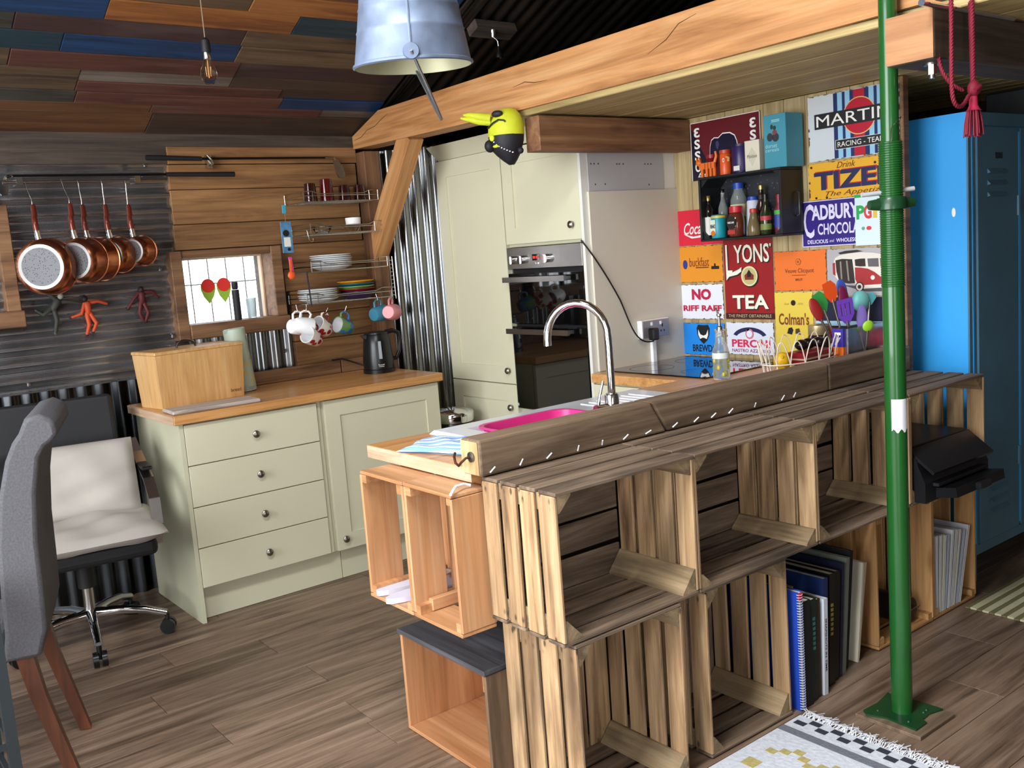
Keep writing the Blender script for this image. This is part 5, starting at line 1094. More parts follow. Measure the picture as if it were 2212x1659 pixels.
t = thing('chocolate_box', 'red chocolate box lying in the wire basket', 'box', T(BX+.055, BY-.005, BZ+.012) @ RZ(3))
slab('carton', (-.10, -.045, 0), (.095, .045, .10), flat('choc_red', '#7d1420', .4), t, .003); text(t, 'choco', .035, .05, .075, .028, INKW, .0012, .03, X=FY(0, -.0455, 0)); slab('band', (-.101, -.046, .074), (.096, .046, .080), flat('choc_band', '#b9a58c', .4), t, 0)
for i, (x, y) in enumerate(((-.02, .01), (.035, .015), (.085, .0))):
    m = MB(); m.ell((0, 0, 0), (.026, .026, .021), 16, 10); tag(m.obj('wrapped_sweet', flat('dark_foil', '#231c1a', .2, .5), None, (BX+.05+x*.95, BY+y, BZ+.134), smooth=70), ('left', 'middle', 'right')[i]+' of three dark glossy balls on the red box', 'sweet', 'dark balls in the basket')
jr = thing('storage_jar', 'dark storage jar with a brass lid behind the basket', 'jar', (2.085, -1.66, .9105))
m = MB(); m.lathe([(.044, 0), (.046, .004), (.046, .13), (.040, .14)], 24); m.obj('body', flat('jar_brown', '#241a16', .1, coat=.5), jr, smooth=50); m = MB(); m.lathe([(.043, .14), (.044, .142), (.044, .178), (.042, .18), (1e-5, .18)], 24); m.obj('lid', flat('brass_lid', '#c4b287', .3, .7), jr, smooth=40)
fb = thing('biscuit_carton', 'small purple and orange carton beside the utensil tin', 'carton', (1.930, -1.872, .9105))
slab('carton', (0, 0, 0), (.018, .045, .180), flat('carton_orange', '#d9681f', .45), fb, .001); slab('purple_top', (-.0006, -.0006, .112), (.0186, .0456, .1806), flat('carton_purple', '#3a2a94', .45), fb, 0); shape(fb, circ(.0225, .05, .010, 14), INKW, .0008, X=FX(-.0006, .045, 0), name='print'); shape(fb, rect(.010, .158, .036, .168), INKW, .0008, X=FX(-.0008, .045, 0), name='print'); shape(fb, [(.010, .12), (.024, .13), (.036, .15), (.018, .146)], INKW, .0008, X=FX(-.0008, .045, 0), name='print')
ut = thing('utensil_tin', 'dull metal tin box holding cooking utensils', 'tin', (1.952, -1.88, .9105))
TINM = zinc('tin_metal', '#c2cad0', .35, .45, 14)
m = MB(); a = .25; b = .065; h = .18; t_ = .003
for p, q in (((0, 0, 0), (a, b, t_)), ((0, 0, t_), (t_, b, h)), ((a-t_, 0, t_), (a, b, h)), ((t_, 0, t_), (a-t_, t_, h)), ((t_, b-t_, t_), (a-t_, b, h))): m.box(p, q)
m.obj('box', TINM, ut); slab('foil_end', (-.0015, .001, .002), (-.0003, b-.001, h-.002), flat('foil', '#b9bcc2', .3, .8, bump=.5, vscale=60), ut, 0)
def utensil(label, x, y, tip, mat, kind, rot=0):
    base = Vector((1.972+x, -1.88+y, .920)); tip = Vector(tip)+Vector((-.012, 0, -.012)); d = (tip-base); L_ = d.length; zax = d.normalized(); xax = Vector((1, -.55, 0)); xax = (xax-zax*xax.dot(zax)).normalized(); xax = Matrix.Rotation(R(rot), 3, zax) @ xax; yax = zax.cross(xax)
    X = Matrix(((xax.x, yax.x, zax.x, base.x), (xax.y, yax.y, zax.y, base.y), (xax.z, yax.z, zax.z, base.z), (0, 0, 0, 1)))
    t = thing(kind[0], label, 'utensil', X, group='utensils in the metal tin')
    m = MB(); m.cyl((0, 0, .006), (0, 0, L_-kind[1]+.01), .005, n=8); m.obj('handle', kind[2] if len(kind) > 2 else STEEL, t, smooth=50)
    m = MB(); l = kind[1]; Y = Matrix(((1, 0, 0, 0), (0, 0, 1, 0), (0, 1, 0, L_-l), (0, 0, 0, 1)))
    if kind[0] == 'turner':
        for k in range(4): m.prism([(-.032+k*.0175, .03), (-.032+k*.0175+.012, .03), (-.032+k*.0175+.012, l-.015), (-.032+k*.0175, l-.015)], -.002, .002, X=Y)
        m.prism([(-.010, 0), (.010, 0), (.033, .031), (-.033, .031)], -.002, .002, X=Y); m.prism([(-.033, l-.016), (.033, l-.016), (.031, l), (-.031, l)], -.002, .002, X=Y)
    elif kind[0] == 'spatula': m.prism([(-.008, 0), (.008, 0), (.026, .03), (.026, l-.02), (.010, l), (-.026, l-.008), (-.026, .03)], -.003, .003, X=Y)
    else: m.ell((0, 0, L_-l*.5), (.023 if kind[0] == 'spoon' else .042, .008 if kind[0] == 'spoon' else .030, l*.5), 16, 10)
    m.obj('blade' if kind[0] in ('turner', 'spatula') else 'bowl', mat, t, smooth=50)
P_ = lambda n, h: flat(n, h, .45)
utensil('red silicone spoon leaning out to the left', .03, .045, (1.905, -1.76, 1.225), P_('sil_red', '#8e1f1c'), ('spoon', .10))
utensil('green silicone spatula behind the red spoon', .05, .05, (1.96, -1.75, 1.245), P_('sil_green', '#2f8a3c'), ('spatula', .085))
utensil('orange-red silicone spatula standing tallest', .07, .05, (1.99, -1.78, 1.285), P_('sil_orange', '#d24a17'), ('spatula', .085))
utensil('purple slotted turner in front', .045, .02, (1.975, -1.86, 1.215), P_('sil_purple', '#6a3fae'), ('turner', .095))
utensil('plum-coloured spoon behind the purple turner', .09, .045, (2.05, -1.80, 1.262), P_('sil_plum', '#6d1440'), ('spoon', .10))
utensil('blue and plum serving spoon near the camper picture', .12, .055, (2.085, -1.77, 1.285), P_('sil_blue', '#3a55b0'), ('spoon', .09))
utensil('pale turquoise ladle with a deep bowl', .15, .05, (2.145, -1.82, 1.235), P_('sil_teal', '#6fb7b4'), ('ladle', .085), 20)
utensil('lilac spoon in front of the turquoise ladle', .105, .02, (2.075, -1.87, 1.185), P_('sil_lilac', '#8a72c4'), ('spoon', .105))
utensil('lime green brush tip low in the tin', .10, .012, (2.065, -1.905, 1.125), P_('sil_lime', '#93c92f'), ('spoon', .045))
utensil('turquoise handle at the far right of the tin', .17, .05, (2.185, -1.84, 1.225), P_('sil_aqua', '#57aab0'), ('spatula', .05))

# ================================================================ bucket lamp, bulb, mask
GALV = flat('galvanised', '#77849c', .5, .4, var=.42, vscale=16)
BXc, BYc, BZc = -.013, -2.03, 1.925
bk = thing('bucket_lampshade', 'upturned galvanised bucket hung as a lampshade, its handle dangling', 'lampshade', T(BXc, BYc, BZc) @ RX(3) @ RY(-2))
rb, rt, hb_ = .1375, .098, .27
m = MB(); m.lathe([(rb, 0), (rb+.004, .003), (rb+.003, .008), (rb-.001, .010), (rb-.012, .075), (rb-.011, .079), (rb-.0135, .083), (rb-.020, .125), (rb-.019, .129), (rb-.0215, .133), (rt, hb_), (rt-.004, hb_+.004), (1e-5, hb_+.004)], 48, 0, None, False); m.obj('shell', GALV, bk, smooth=50)
m = MB(); m.lathe([(rb-.001, .0005), (rb-.006, .02), (rb-.018, .075), (rb-.027, .133), (rt-.006, hb_-.006), (1e-5, hb_-.007)], 48, 0, None, False); m.obj('inside', flat('bucket_inside', '#b9b795', .45, .3, var=.2, vscale=9), bk, smooth=50)
m = MB(); a = R(-124); px, py = math.cos(a), math.sin(a)
m.tube([(px*(rb-.002), py*(rb-.002), .02), (px*(rb-.011), py*(rb-.011), .075), (px*(rb-.021), py*(rb-.021), .13), (px*(rt+.002), py*(rt+.002), .262)], .003, 6); m.obj('seam', GALV, bk)
for s_ in (1, -1):
    m = MB(); q_ = Vector((s_*px*(rb+.001), s_*py*(rb+.001), .018)); m.cyl(q_, q_+Vector((s_*px*.005, s_*py*.005, 0)), .019, .017, 20); m.obj('lug', GALV, bk, smooth=40)
H0 = Vector((px*(rb+.008), py*(rb+.008), .018)); H1 = Vector((-px*(rb+.008), -py*(rb+.008), .018)); hd = Vector((.29, -.225, -.93)).normalized(); n_ = 18; P = []
for i in range(n_+1):
    u = PI*i/n_; k_ = abs(2*i/n_-1); P.append(H0.lerp(H1, i/n_)+hd*(.150*(1-k_**1.5)))
m = MB(); m.tube(P, .0038, 8); m.obj('handle', flat('handle_wire', '#9aa0aa', .35, .9), bk, smooth=60)
m = MB(); m.cyl((0, 0, hb_), (0, 0, 1.15), .004, n=8); m.obj('flex', RUBBER, bk)
m = MB(); m.lathe([(.012, .255), (.014, .20), (.028, .15), (.030, .13), (.022, .105), (1e-5, .098)], 20); m.obj('bulb', flat('dull_bulb', '#c9c7bd', .2), bk, smooth=60)
lt = thing('pendant_bulb', 'bare clear filament bulb hanging on a thin cord', 'light bulb', (.093, -.525, 2.155))
m = MB(); m.lathe([(1e-5, 0), (.014, .003), (.026, .018), (.0295, .036), (.026, .055), (.016, .075), (.012, .09)], 24, 0, None, False); m.obj('glass', flat('bulb_glass', '#fff6e6', .0, trans=1, ior=1.12), lt, smooth=80)
m = MB(); m.lathe([(.012, .088), (.0135, .09), (.0135, .112), (.010, .115)], 18); m.obj('cap', STEEL, lt, smooth=40)
m = MB(); m.lathe([(.016, .113), (.017, .118), (.015, .155), (.005, .165)], 18); m.obj('lamp_holder', BLACKM, lt, smooth=40)
m = MB(); m.cyl((0, 0, .16), (0, 0, .50), .002, n=6); m.obj('cord', flat('cord_beige', '#8b7a60', .7), lt)
m = MB()
for i in range(6): a = 2*PI*i/6; m.cyl((.007*math.cos(a), .007*math.sin(a), .03), (.009*math.cos(a), .009*math.sin(a), .062), .0012, n=5)
m.cyl((0, 0, .025), (0, 0, .09), .002, n=6); m.obj('filament', flat('filament', '#c9924c', .4), lt)
# painted mask
mk = thing('painted_mask', 'yellow and black papier-mache mask with horns on the beam', 'mask', T(1.238, -.775, 1.957) @ RZ(-62))
YEL = flat('mask_yellow', '#c9cf28', .6, var=.12, vscale=30, bump=.4); MBK = flat('mask_black', '#1a191f', .6, bump=.3, vscale=40)
def blob(prof, n=24, flatten=.62, zc=0):
    vs = []; fs = []; k = len(prof)
    for (z, hx, cx, bulge) in prof:
        for j in range(n):
            a = 2*PI*j/n; y = -math.sin(a); yv = y*bulge if y < 0 else y*bulge*.35
            vs.append((cx+hx*math.cos(a), yv, z))
    for i in range(k-1):
        for j in range(n): fs.append((i*n+j, (i+1)*n+j, (i+1)*n+(j+1) % n, i*n+(j+1) % n))
    fs += [tuple(range(n)), tuple((k-1)*n+j for j in range(n-1, -1, -1))]
    return vs, fs
m = MB(); m.add(*blob([(.108, .012, .01, .012), (.100, .040, .008, .035), (.08, .060, .006, .055), (.055, .073, .004, .068), (.025, .079, .002, .072), (-.004, .080, .0, .070)])); m.obj('head', YEL, mk, smooth=60)
m = MB(); m.add(*blob([(-.003, .079, .0, .071), (-.03, .076, -.001, .072), (-.055, .068, -.002, .066), (-.08, .052, .004, .052), (-.105, .030, .010, .036), (-.122, .012, .014, .018)])); m.ell((-.058, -.048, -.042), (.022, .026, .026), 12, 8); m.obj('face', MBK, mk, smooth=60)
m = MB(); m.tube([(-.05, -.05, .07), (-.085, -.075, .078), (-.125, -.085, .088), (-.15, -.085, .092)], [.020, .017, .011, .004], 10); m.tube([(-.05, -.045, .055), (-.09, -.07, .06), (-.13, -.085, .072), (-.162, -.088, .080)], [.016, .015, .010, .004], 10); m.obj('horn', YEL, mk, smooth=60)
m = MB(); m.ell((-.01, -.058, .082), (.026, .014, .014), 12, 8); m.obj('dark_eye', MBK, mk, smooth=60)
m = MB(); m.tube([(-.06, -.052, .03), (-.025, -.074, .046), (.0, -.074, .056), (.022, -.070, .052), (.028, -.068, .046)], .0035, 6); m.obj('painted_line', MBK, mk, smooth=60)
m = MB(); m.ell((-.038, -.066, -.012), (.012, .006, .014), 12, 8); m.ell((-.02, -.073, -.048), (.014, .004, .006), 10, 6); m.obj('yellow_spot', YEL, mk, smooth=60)
m = MB()
for i in range(8): u = i/8; m.ell((-.028+.085*u, -.0715+.02*u*u, -.03-.052*u**.7), (.004, .003, .0028), 6, 4)
m.obj('stitch', INKW, mk)
m = MB(); m.ell((.066, -.02, -.07), (.014, .012, .014), 10, 8); m.obj('ear', MBK, mk, smooth=60)

# ================================================================ green prop
PX, PY = 1.244, -2.490
gp = thing('steel_prop', 'green painted steel prop with a threaded collar holding up the floor', 'post', (PX, PY, .0))
GRN_ = flat('prop_green', '#19531f', .3, var=.18, vscale=7, coat=.3)
GRN2 = flat('prop_green_dark', '#123f20', .38, var=.3, vscale=12, coat=.2)
tag(slab('plywood_pad', (PX-.10, PY-.115, .0003), (PX+.095, PY+.095, .012), wood('pad_wood', '#4d3d30', '#75604c', '#927a62', .7, 0, 1, .05, .2, .4), None, .001), 'square plywood pad under the foot of the green prop', 'pad')
m = MB(); m.cyl((0, 0, .016), (0, 0, 1.60), .0302, n=28); m.obj('outer_tube', GRN_, gp, smooth=50)
m = MB(); prof = []; z = 1.30
while z < 1.70: prof += [(.0304, z), (.0326, z+.0025), (.0326, z+.0038), (.0304, z+.0062)]; z += .0065
m.lathe(prof, 28, 0, None, False); m.obj('thread', GRN_, gp, smooth=20)
m = MB(); m.cyl((0, 0, 1.6), (0, 0, 2.34), .0245, n=24); m.obj('inner_tube', GRN_, gp, smooth=50)
m = MB(); pts = [(-.072, -.072), (-.02, -.075), (-.012, -.06), (.03, -.06), (.072, -.075), (.075, .0), (.06, .02), (.06, .05), (.072, .075), (0, .068), (-.06, .076), (-.075, .06), (-.06, .01)]
m.prism([(a_*1.16, b_*1.16) for a_, b_ in pts], .0122, .018, X=RZ(4)); m.obj('foot_plate', GRN2, gp)
for (x, y) in ((-.05, -.05), (.05, -.05), (.05, .045), (-.05, .05), (.03, -.052), (.052, .01)):
    m = MB(); m.ell((x, y, .018), (.006, .006, .004), 8, 6); m.obj('rivet', GRN2, gp, smooth=60)
m = MB(); m.lathe([(.031, 1.515), (.041, 1.517), (.041, 1.545), (.038, 1.55), (.031, 1.55)], 28); 
for s_ in (-1, 1):
    a = R(-32 if s_ > 0 else 148); d_ = Vector((math.cos(a), math.sin(a), 0)); m.cyl(d_*.034+Vector((0, 0, 1.532)), d_*.066+Vector((0, 0, 1.532)), .017, .013, 14)
m.obj('collar_nut', GRN2, gp, smooth=40)
m = MB(); a = R(-36); d_ = Vector((math.cos(a), math.sin(a), 0)); m.cyl(-d_*.085+Vector((0, 0, 1.562)), d_*.065+Vector((0, 0, 1.570)), .0065, n=12); m.obj('pin', flat('pin_zinc', '#b9babd', .4, .2), gp, smooth=40)
m = MB(); vs = []; fs = []
for i in range(13):
    a = R(-172+i*8.4); 
    for z in (.885+.006*math.sin(i*1.3), .978): vs.append((.0308*math.cos(a), .0308*math.sin(a), z))
for i in range(12): fs.append((2*i, 2*i+2, 2*i+3, 2*i+1))
m.add(vs, fs); m.obj('paper_label', flat('label_paper', '#dfdfe6', .6), gp, smooth=60)
m = MB(); m.tube([(-.03, -.02, 1.70), (-.028, -.022, 1.735), (-.01, -.03, 1.76), (.015, -.025, 1.768), (.03, -.01, 1.755)], .0013, 5); m.obj('wire_loop', WIRE, gp, smooth=60)

# ================================================================ red rope, rods
rpz = thing('rope_tieback', 'crimson twisted curtain rope with a tassel hanging from above', 'rope', (1.29, -2.70, 1.69))
CRS = flat('crimson_rope', '#760f28', .7)
def twist(P, r, name, par):
    P = [Vector(p) for p in P]; m = MB(); q = []
    for _ in range(3): P = [P[0]]+[w_ for a_, b_ in zip(P, P[1:]) for w_ in (a_.lerp(b_, .25), a_.lerp(b_, .75))]+[P[-1]]
    for i in range(len(P)-1):
        for k in range(3): q.append(P[i].lerp(P[i+1], k/3))
    q.append(P[-1])
    for s_ in range(3):
        pts = []; L_ = 0
        for i, p in enumerate(q):
            if i: L_ += (p-q[i-1]).length
            a = L_/.016*2*PI/1.6+s_*2*PI/3; t_ = (q[min(i+1, len(q)-1)]-q[max(i-1, 0)]).normalized(); u_ = t_.cross(Vector((.3, .9, .1))).normalized(); v_ = t_.cross(u_)
            pts.append(p+(u_*math.cos(a)+v_*math.sin(a))*r*.55)
        m.tube(pts, r*.62, 6)
    return m.obj(name, CRS, par, smooth=70)
twist([(-.105, 0, .345), (-.107, 0, .20), (-.108, 0, .11), (-.095, 0, .08), (-.07, 0, .072), (-.045, 0, .08), (-.018, 0, .105)], .0052, 'rope', rpz)
twist([(-.085, .05, .345), (-.085, .05, .20), (-.07, .03, .14), (-.03, .01, .118)], .0045, 'rope', rpz)
twist([(.0, 0, .345), (.002, 0, .24), (.003, 0, .14)], .0062, 'rope', rpz); twist([(.012, .01, .345), (.012, .008, .24), (.008, .004, .14)], .0052, 'rope', rpz)
m = MB(); m.ell((.003, -.002, .122), (.018, .016, .022), 14, 10); m.tube([(-.012, -.012, .115), (.004, -.018, .125), (.018, -.010, .118), (.018, .008, .128)], .006, 8); m.obj('knot', CRS, rpz, smooth=70)
m = MB(); m.lathe([(.010, .105), (.011, .08), (.016, .068), (.021, .066)], 16, X=T(.004, 0, 0)); m.obj('tassel_head', flat('crimson_head', '#a51a3c', .7), rpz, smooth=60)
m = MB()
for i in range(46):
    a = random.uniform(0, 2*PI); r = .018*math.sqrt(random.random())+.003
    m.tube([(.004+.8*r*math.cos(a), .8*r*math.sin(a), .068), (.004+1.1*r*math.cos(a), 1.1*r*math.sin(a), .035), (.004+1.25*r*math.cos(a), 1.25*r*math.sin(a), random.uniform(-.003, .006))], .0019, 5)
o = m.obj('tassel_skirt', CRS, rpz, smooth=70); o['kind'] = 'stuff'
tag(MB().cyl((1.115, -2.66, 2.024), (1.60, -2.66, 2.024), .0095, n=14).obj('curtain_rod', CHROME, smooth=50), 'thin chrome rod above the sawn beam by the rope', 'rod')
# ================================================================ lockers
lk = thing('steel_locker', 'blue steel locker with two louvred doors beside the sign wall', 'locker', (2.41, -2.115, 0))
LBL = flat('locker_blue', '#3aa0e8', .32); LDK = flat('locker_door_blue', '#4b7288', .42, var=.2, vscale=5)
LW, LD_, LZ0, LZ1 = .78, .46, .115, 1.875
m = MB(); m.box((0, .003, LZ0), (LW, LD_, LZ1)); m.obj('body', LBL, lk)
m = MB(); m.box((0, -.004, LZ0), (.05, .0025, LZ1)); m.box((LW-.03, -.004, LZ0), (LW, .0025, LZ1)); m.box((.05, -.004, LZ1-.05), (LW-.03, .0025, LZ1)); m.box((.05, -.004, LZ0), (LW-.03, .0025, LZ0+.04)); m.obj('front_frame', LDK, lk)
m = MB(); m.box((.024, -.006, LZ0+.05), (.034, -.004, LZ1-.06)); m.box((.395, -.012, LZ0+.06), (.407, -.0045, LZ1-.07)); m.obj('bright_strip', LBL, lk)
for i, x0 in enumerate((.055, .41)):
    x1 = x0+.335
    d = slab('door', (x0, -.012, LZ0+.045), (x1, .002, LZ1-.055), LDK, lk, .002)
    hz = (LZ1-LZ0-.1)/2; dz_ = hz
    for zz_, n in ((dz_-.18, 3), (-dz_+.20, 3)):
        for k in range(n):
            m = MB(); m.add([(-.09, -.0075, 0), (.06, -.0075, 0), (.06, -.0075, .02), (-.09, -.0075, .02), (-.09, -.02, .004), (.06, -.02, .004)], [(0, 1, 5, 4), (4, 5, 2, 3), (0, 4, 3), (1, 2, 5)]); m.obj('louvre', LDK, d, T(.0, 0, zz_-k*.045))
    m = MB(); m.box((-.03, -.010, -.012), (.03, -.0072, .012)); m.obj('label_holder', flat('holder', '#1d2c36', .5), d, T(0, 0, dz_-.11))
    m = MB(); m.cyl((.16, -.010, .48), (.16, -.010, .56), .006, n=8); m.cyl((.16, -.010, -.56), (.16, -.010, -.48), .006, n=8); m.obj('hinge', LDK, d)
for (x, y) in ((.03, .03), (LW-.03, .03), (.03, LD_-.03), (LW-.03, LD_-.03)):
    m = MB(); m.box((x-.025, y-.025, 0), (x+.025, y+.025, LZ0-.0005)); m.obj('leg', LDK, lk)
m = MB(); m.ell((0, 0, 0), (.001, .008, .018), 10, 8); m.obj('paint_chip', INKW, lk, T(-.0005, .055, 1.50))
bx = thing('black_box', 'black box standing on top of the lockers at the right edge', 'box', (3.03, -2.08, 1.8755))
slab('case', (0, 0, 0), (.15, .2, .125), BLACKM, bx, .008); m = MB(); m.cyl((.075, .0005, .06), (.075, -.004, .06), .045, n=24); m.obj('round_front', BLACK, bx, smooth=40)

# ================================================================ printer, books, magazines
pr = thing('printer', 'black inkjet printer jutting out of the upper right crate', 'printer', (1.738, -2.30, .519))
PRB = flat('printer_black', '#111215', .38); PRC = flat('printer_panel', '#1b1c20', .3)
X_ = Matrix(((0, 0, 1, 0), (1, 0, 0, 0), (0, 1, 0, 0), (0, 0, 0, 1)))
m = MB(); m.prism([(0.0, .0), (.30, 0), (.30, .168), (.07, .168), (.035, .15), (.0, .07)], 0, .44, X=X_); m.obj('body', PRB, pr)
slab('lid', (.004, .075, .1685), (.436, .298, .182), PRB, pr, .004)
m = MB(); m.prism([(-.022, .100), (.07, .170), (.066, .180), (-.027, .110)], .012, .428, X=X_); p_ = m.obj('control_panel', PRC, pr)
m = MB(); m.prism([(.000, .1275), (.036, .1548), (.0354, .1565), (-.0006, .1292)], .19, .26, X=X_); m.obj('screen', flat('lcd', '#2c2e33', .15), p_)
slab('slot', (.05, -.02, .052), (.40, .02, .064), BLACKM, pr, .002)
m = MB(); m.prism([(-.075, .018), (.02, .004), (.02, .040), (-.07, .052)], .07, .41, X=X_); m.obj('paper_tray', PRB, pr); slab('tray_catch', (.20, -.092, .02), (.28, -.07, .045), PRC, pr, .003)
def book(label, x, th, H, D, cover, lean=0, yf=-2.26, spine=None, scol=None, pages=True, spiral=False):
    t = thing('book', label, 'book', T(x, yf, .0008) @ RY(lean), group='books standing on the floor between the crates')
    c_ = .0022
    m = MB(); m.box((0, 0, 0), (c_, D, H)); m.box((th-c_, 0, 0), (th, D, H))
    if not spiral: m.box((c_, 0, 0), (th-c_, c_, H))
    m.obj('cover', cover, t)
    m = MB(); m.box((c_+.0003, c_+.0005, .003), (th-c_-.0003, D-.004, H-.003)); m.obj('pages', flat('paper', '#cfc9b8', .8), t)
    if spiral:
        for k in range(44):
            z = .008+(H-.016)*k/43; m = MB() if k == 0 else m; m.tube([(th/2+.55*th*math.cos(a), .0-.55*th*math.sin(a)*.8+.002, z) for a in [2*PI*i/8 for i in range(8)]], .0011, 4, closed=True)
        m.obj('wire_spiral', flat('spiral_white', '#c9ccd6', .4), t)
    if spine: text(t, spine, 0, 0, H*.55, th*.45, scol or INKW, 0, .02, X=FY(th/2, -.0006, H*.52) @ RZ(-90))
    return t
book('blue and red spiral-bound pad at the left of the book row', 1.062, .020, .385, .27, flat('pad_blue', '#1f3f9e', .45), 0, -2.262, spiral=True)
slab('red_badge', (.0008, .003, .36), (.0192, -.004, .38), flat('badge_red', '#b3263a', .5), bpy.data.objects['book'], 0)
book('black ring file with two eyelets next to the spiral pad', 1.092, .036, .345, .28, BLACKM, 0, -2.258)
book('thin tan folder between the spiral pad and the ring file', 1.0835, .007, .39, .25, flat('folder_tan', '#6d5838', .6), 0, -2.225)
book('dark green book with a teal spine', 1.136, .028, .335, .25, flat('book_green', '#1c2a26', .4), 1, -2.25)
book('brown book with a worn spine', 1.170, .022, .325, .24, flat('book_brown', '#33241a', .5), 1, -2.245)
book('white-spined book lettered lengthwise in black', 1.200, .020, .318, .24, flat('book_white', '#c9cfd6', .4), 2, -2.25, 'SNAPSHOTS IN TIME', INK)
book('tall navy book behind the white one', 1.226, .025, .372, .25, flat('book_navy', '#182a56', .4), 2, -2.23, 'S', INKW)
book('black book lettered in gold capitals', 1.262, .032, .375, .26, flat('book_black', '#0f0f11', .35), 3, -2.225)
book('black patterned book with pale marks', 1.302, .028, .37, .26, flat('book_black2', '#15140f', .4, var=.5, vscale=40), 4, -2.215)
book('slim dark blue book leaning right', 1.342, .014, .385, .26, flat('book_ink', '#1b1d33', .4), 5, -2.21)
book('large black album with a grey edge leaning right', 1.366, .020, .395, .27, flat('album', '#6b6d64', .5), 6, -2.205, None)
book('black portfolio leaning in front of the pine crate', 1.402, .020, .405, .27, BLACKM, 7, -2.19)
book('cream leaflet with a pressed flower print, leaning right', 1.478, .010, .345, .22, flat('leaflet', '#d6cfba', .7), 8, -2.19)
book('pale card folder leaning against the pine crate', 1.505, .010, .335, .22, flat('leaflet', '#d6cfba', .7), 10, -2.175)
for b_ in [o_ for o_ in COL.objects if o_.name.startswith('book') and not o_.parent and ('gold' in o_['label'] or 'teal spine' in o_['label'])]:
    tl = 'teal' in b_['label']
    for k_ in range(7): shape(b_, rect(-.006, -.05+k_*.016, .006, -.040+k_*.016), flat('sp_teal', '#3f6f6a', .5) if tl else flat('sp_gold', '#8f7d3e', .4), .0008, X=FY(.014, -.0004, .22), name='spine_print')
for i in range(9):
    lean = 1.5+i*1.7; x = 2.000+i*.0205; th_ = .008+.005*((i*7) % 3)/2; H_ = .300-.004*((i*5) % 4)
    t = thing('magazine', ['first magazine from the left, upright and white', 'second magazine in the crate', 'third magazine, thin and grey edged', 'fourth magazine in the crate', 'fifth magazine, yellowed', 'sixth magazine in the crate', 'seventh magazine, leaning', 'eighth magazine, leaning further', 'last magazine, blue-printed, leaning most'][i]+' under the printer', 'magazine', T(x, -2.19, .0155) @ RY(lean), group='magazines in the pine crate')
    m = MB(); m.box((0, 0, 0), (.0008, .21, H_)); m.box((th_-.0008, 0, 0), (th_, .21, H_)); m.obj('cover', flat('mag_%d' % (i % 4), ('#b9b9bd', '#a9aaa6', '#bdb8a4', '#8e96a6')[i % 4], .5), t)
    m = MB(); m.box((.0009, .001, .001), (th_-.0009, .208, H_-.001)); m.obj('pages', flat('mag_paper', '#c6c5c2', .7), t)
mt = thing('metal_canister', 'dark metal canister lying in the pine crate behind the green post', 'canister', T(1.86, -2.06, .067) @ RX(90) @ RZ(0))
m = MB(); m.lathe([(.050, -.10), (.052, -.095), (.052, .10), (.048, .105)], 28); m.obj('body', flat('canister_dark', '#3a3430', .25, .7), mt, smooth=45)
m = MB(); m.tube([(-.045, -.0, .11), (-.02, .02, .13), (.02, .02, .13), (.045, 0, .11)], .0025, 6); m.obj('bail', WIRE, mt, smooth=60)

# ================================================================ rugs
rg = thing('woven_rug', 'white woven rug with grey stripe, yellow zigzag and tasselled edge', 'rug', (0, 0, .0006))
RGW = flat('rug_white', '#c9ccd4', .95, var=.18, vscale=70, bump=.6); RGG = flat('rug_grey', '#6d7078', .95, var=.25, vscale=90, bump=.5); RGN = flat('rug_navy', '#2a2c38', .95, bump=.5, vscale=90); RGY = flat('rug_yellow', '#b3a468', .95, var=.3, vscale=60, bump=.5)
slab('weave', (-.55, -3.35, 0), (1.035, -2.275, .006), RGW, rg, .002)
rt_ = lambda n, a, b, mm: slab(n, (a[0], a[1], .0055), (b[0], b[1], .0072), mm, rg, .0006)
rt_('grey_stripe', (.918, -3.35), (.950, -2.276), RGG)
y = -2.29; k = 0
while y > -3.3:
    rt_('navy_dash', (1.003 if k % 2 else .978, y-.036), (1.026 if k % 2 else 1.001, y), RGN); y -= .037; k += 1
y = -2.33; k = 0
while y > -3.3:
    for xc, s_ in ((.80, 1), (.62, -1)):
        st = [0, .022, .044, .022][k % 4]*s_; rt_('yellow_step', (xc+st-.012, y-.03), (xc+st+.014, y), RGY)
    if k % 4 == 0: rt_('yellow_lozenge', (.69, y-.035), (.735, y+.01), RGY)
    y -= .031; k += 1
m = MB(); random.seed(3)
for i in range(330):
    y = -2.285-1.05*i/330; l = random.uniform(.03, .062); a = random.uniform(-.6, .6); h = random.uniform(.002, .010)
    m.tube([(1.03, y, .004), (1.03+l*.5*math.cos(a), y+l*.5*math.sin(a), .004+h), (1.03+l*math.cos(a*1.6), y+l*math.sin(a*1.6), .003+h*random.random())], .0016, 4)
o = m.obj('fringe', flat('fringe_white', '#d2d3d8', .95), rg); o['kind'] = 'stuff'
mat_ = thing('striped_mat', 'cream and olive ribbed mat on the floor by the lockers', 'mat', (0, 0, .0006))
MA, MC = flat('mat_olive', '#6f6a45', .95, bump=.5, vscale=120), flat('mat_cream', '#b9b493', .95, bump=.5, vscale=120)
y = -2.215; k = 0
while y > -2.86:
    wd = .026 if k % 2 else .020; slab('stripe', (2.16, y-wd+.001, 0), (3.3, y, .008 if k % 2 else .005), MC if k % 2 else MA, mat_, .002); y -= wd; k += 1

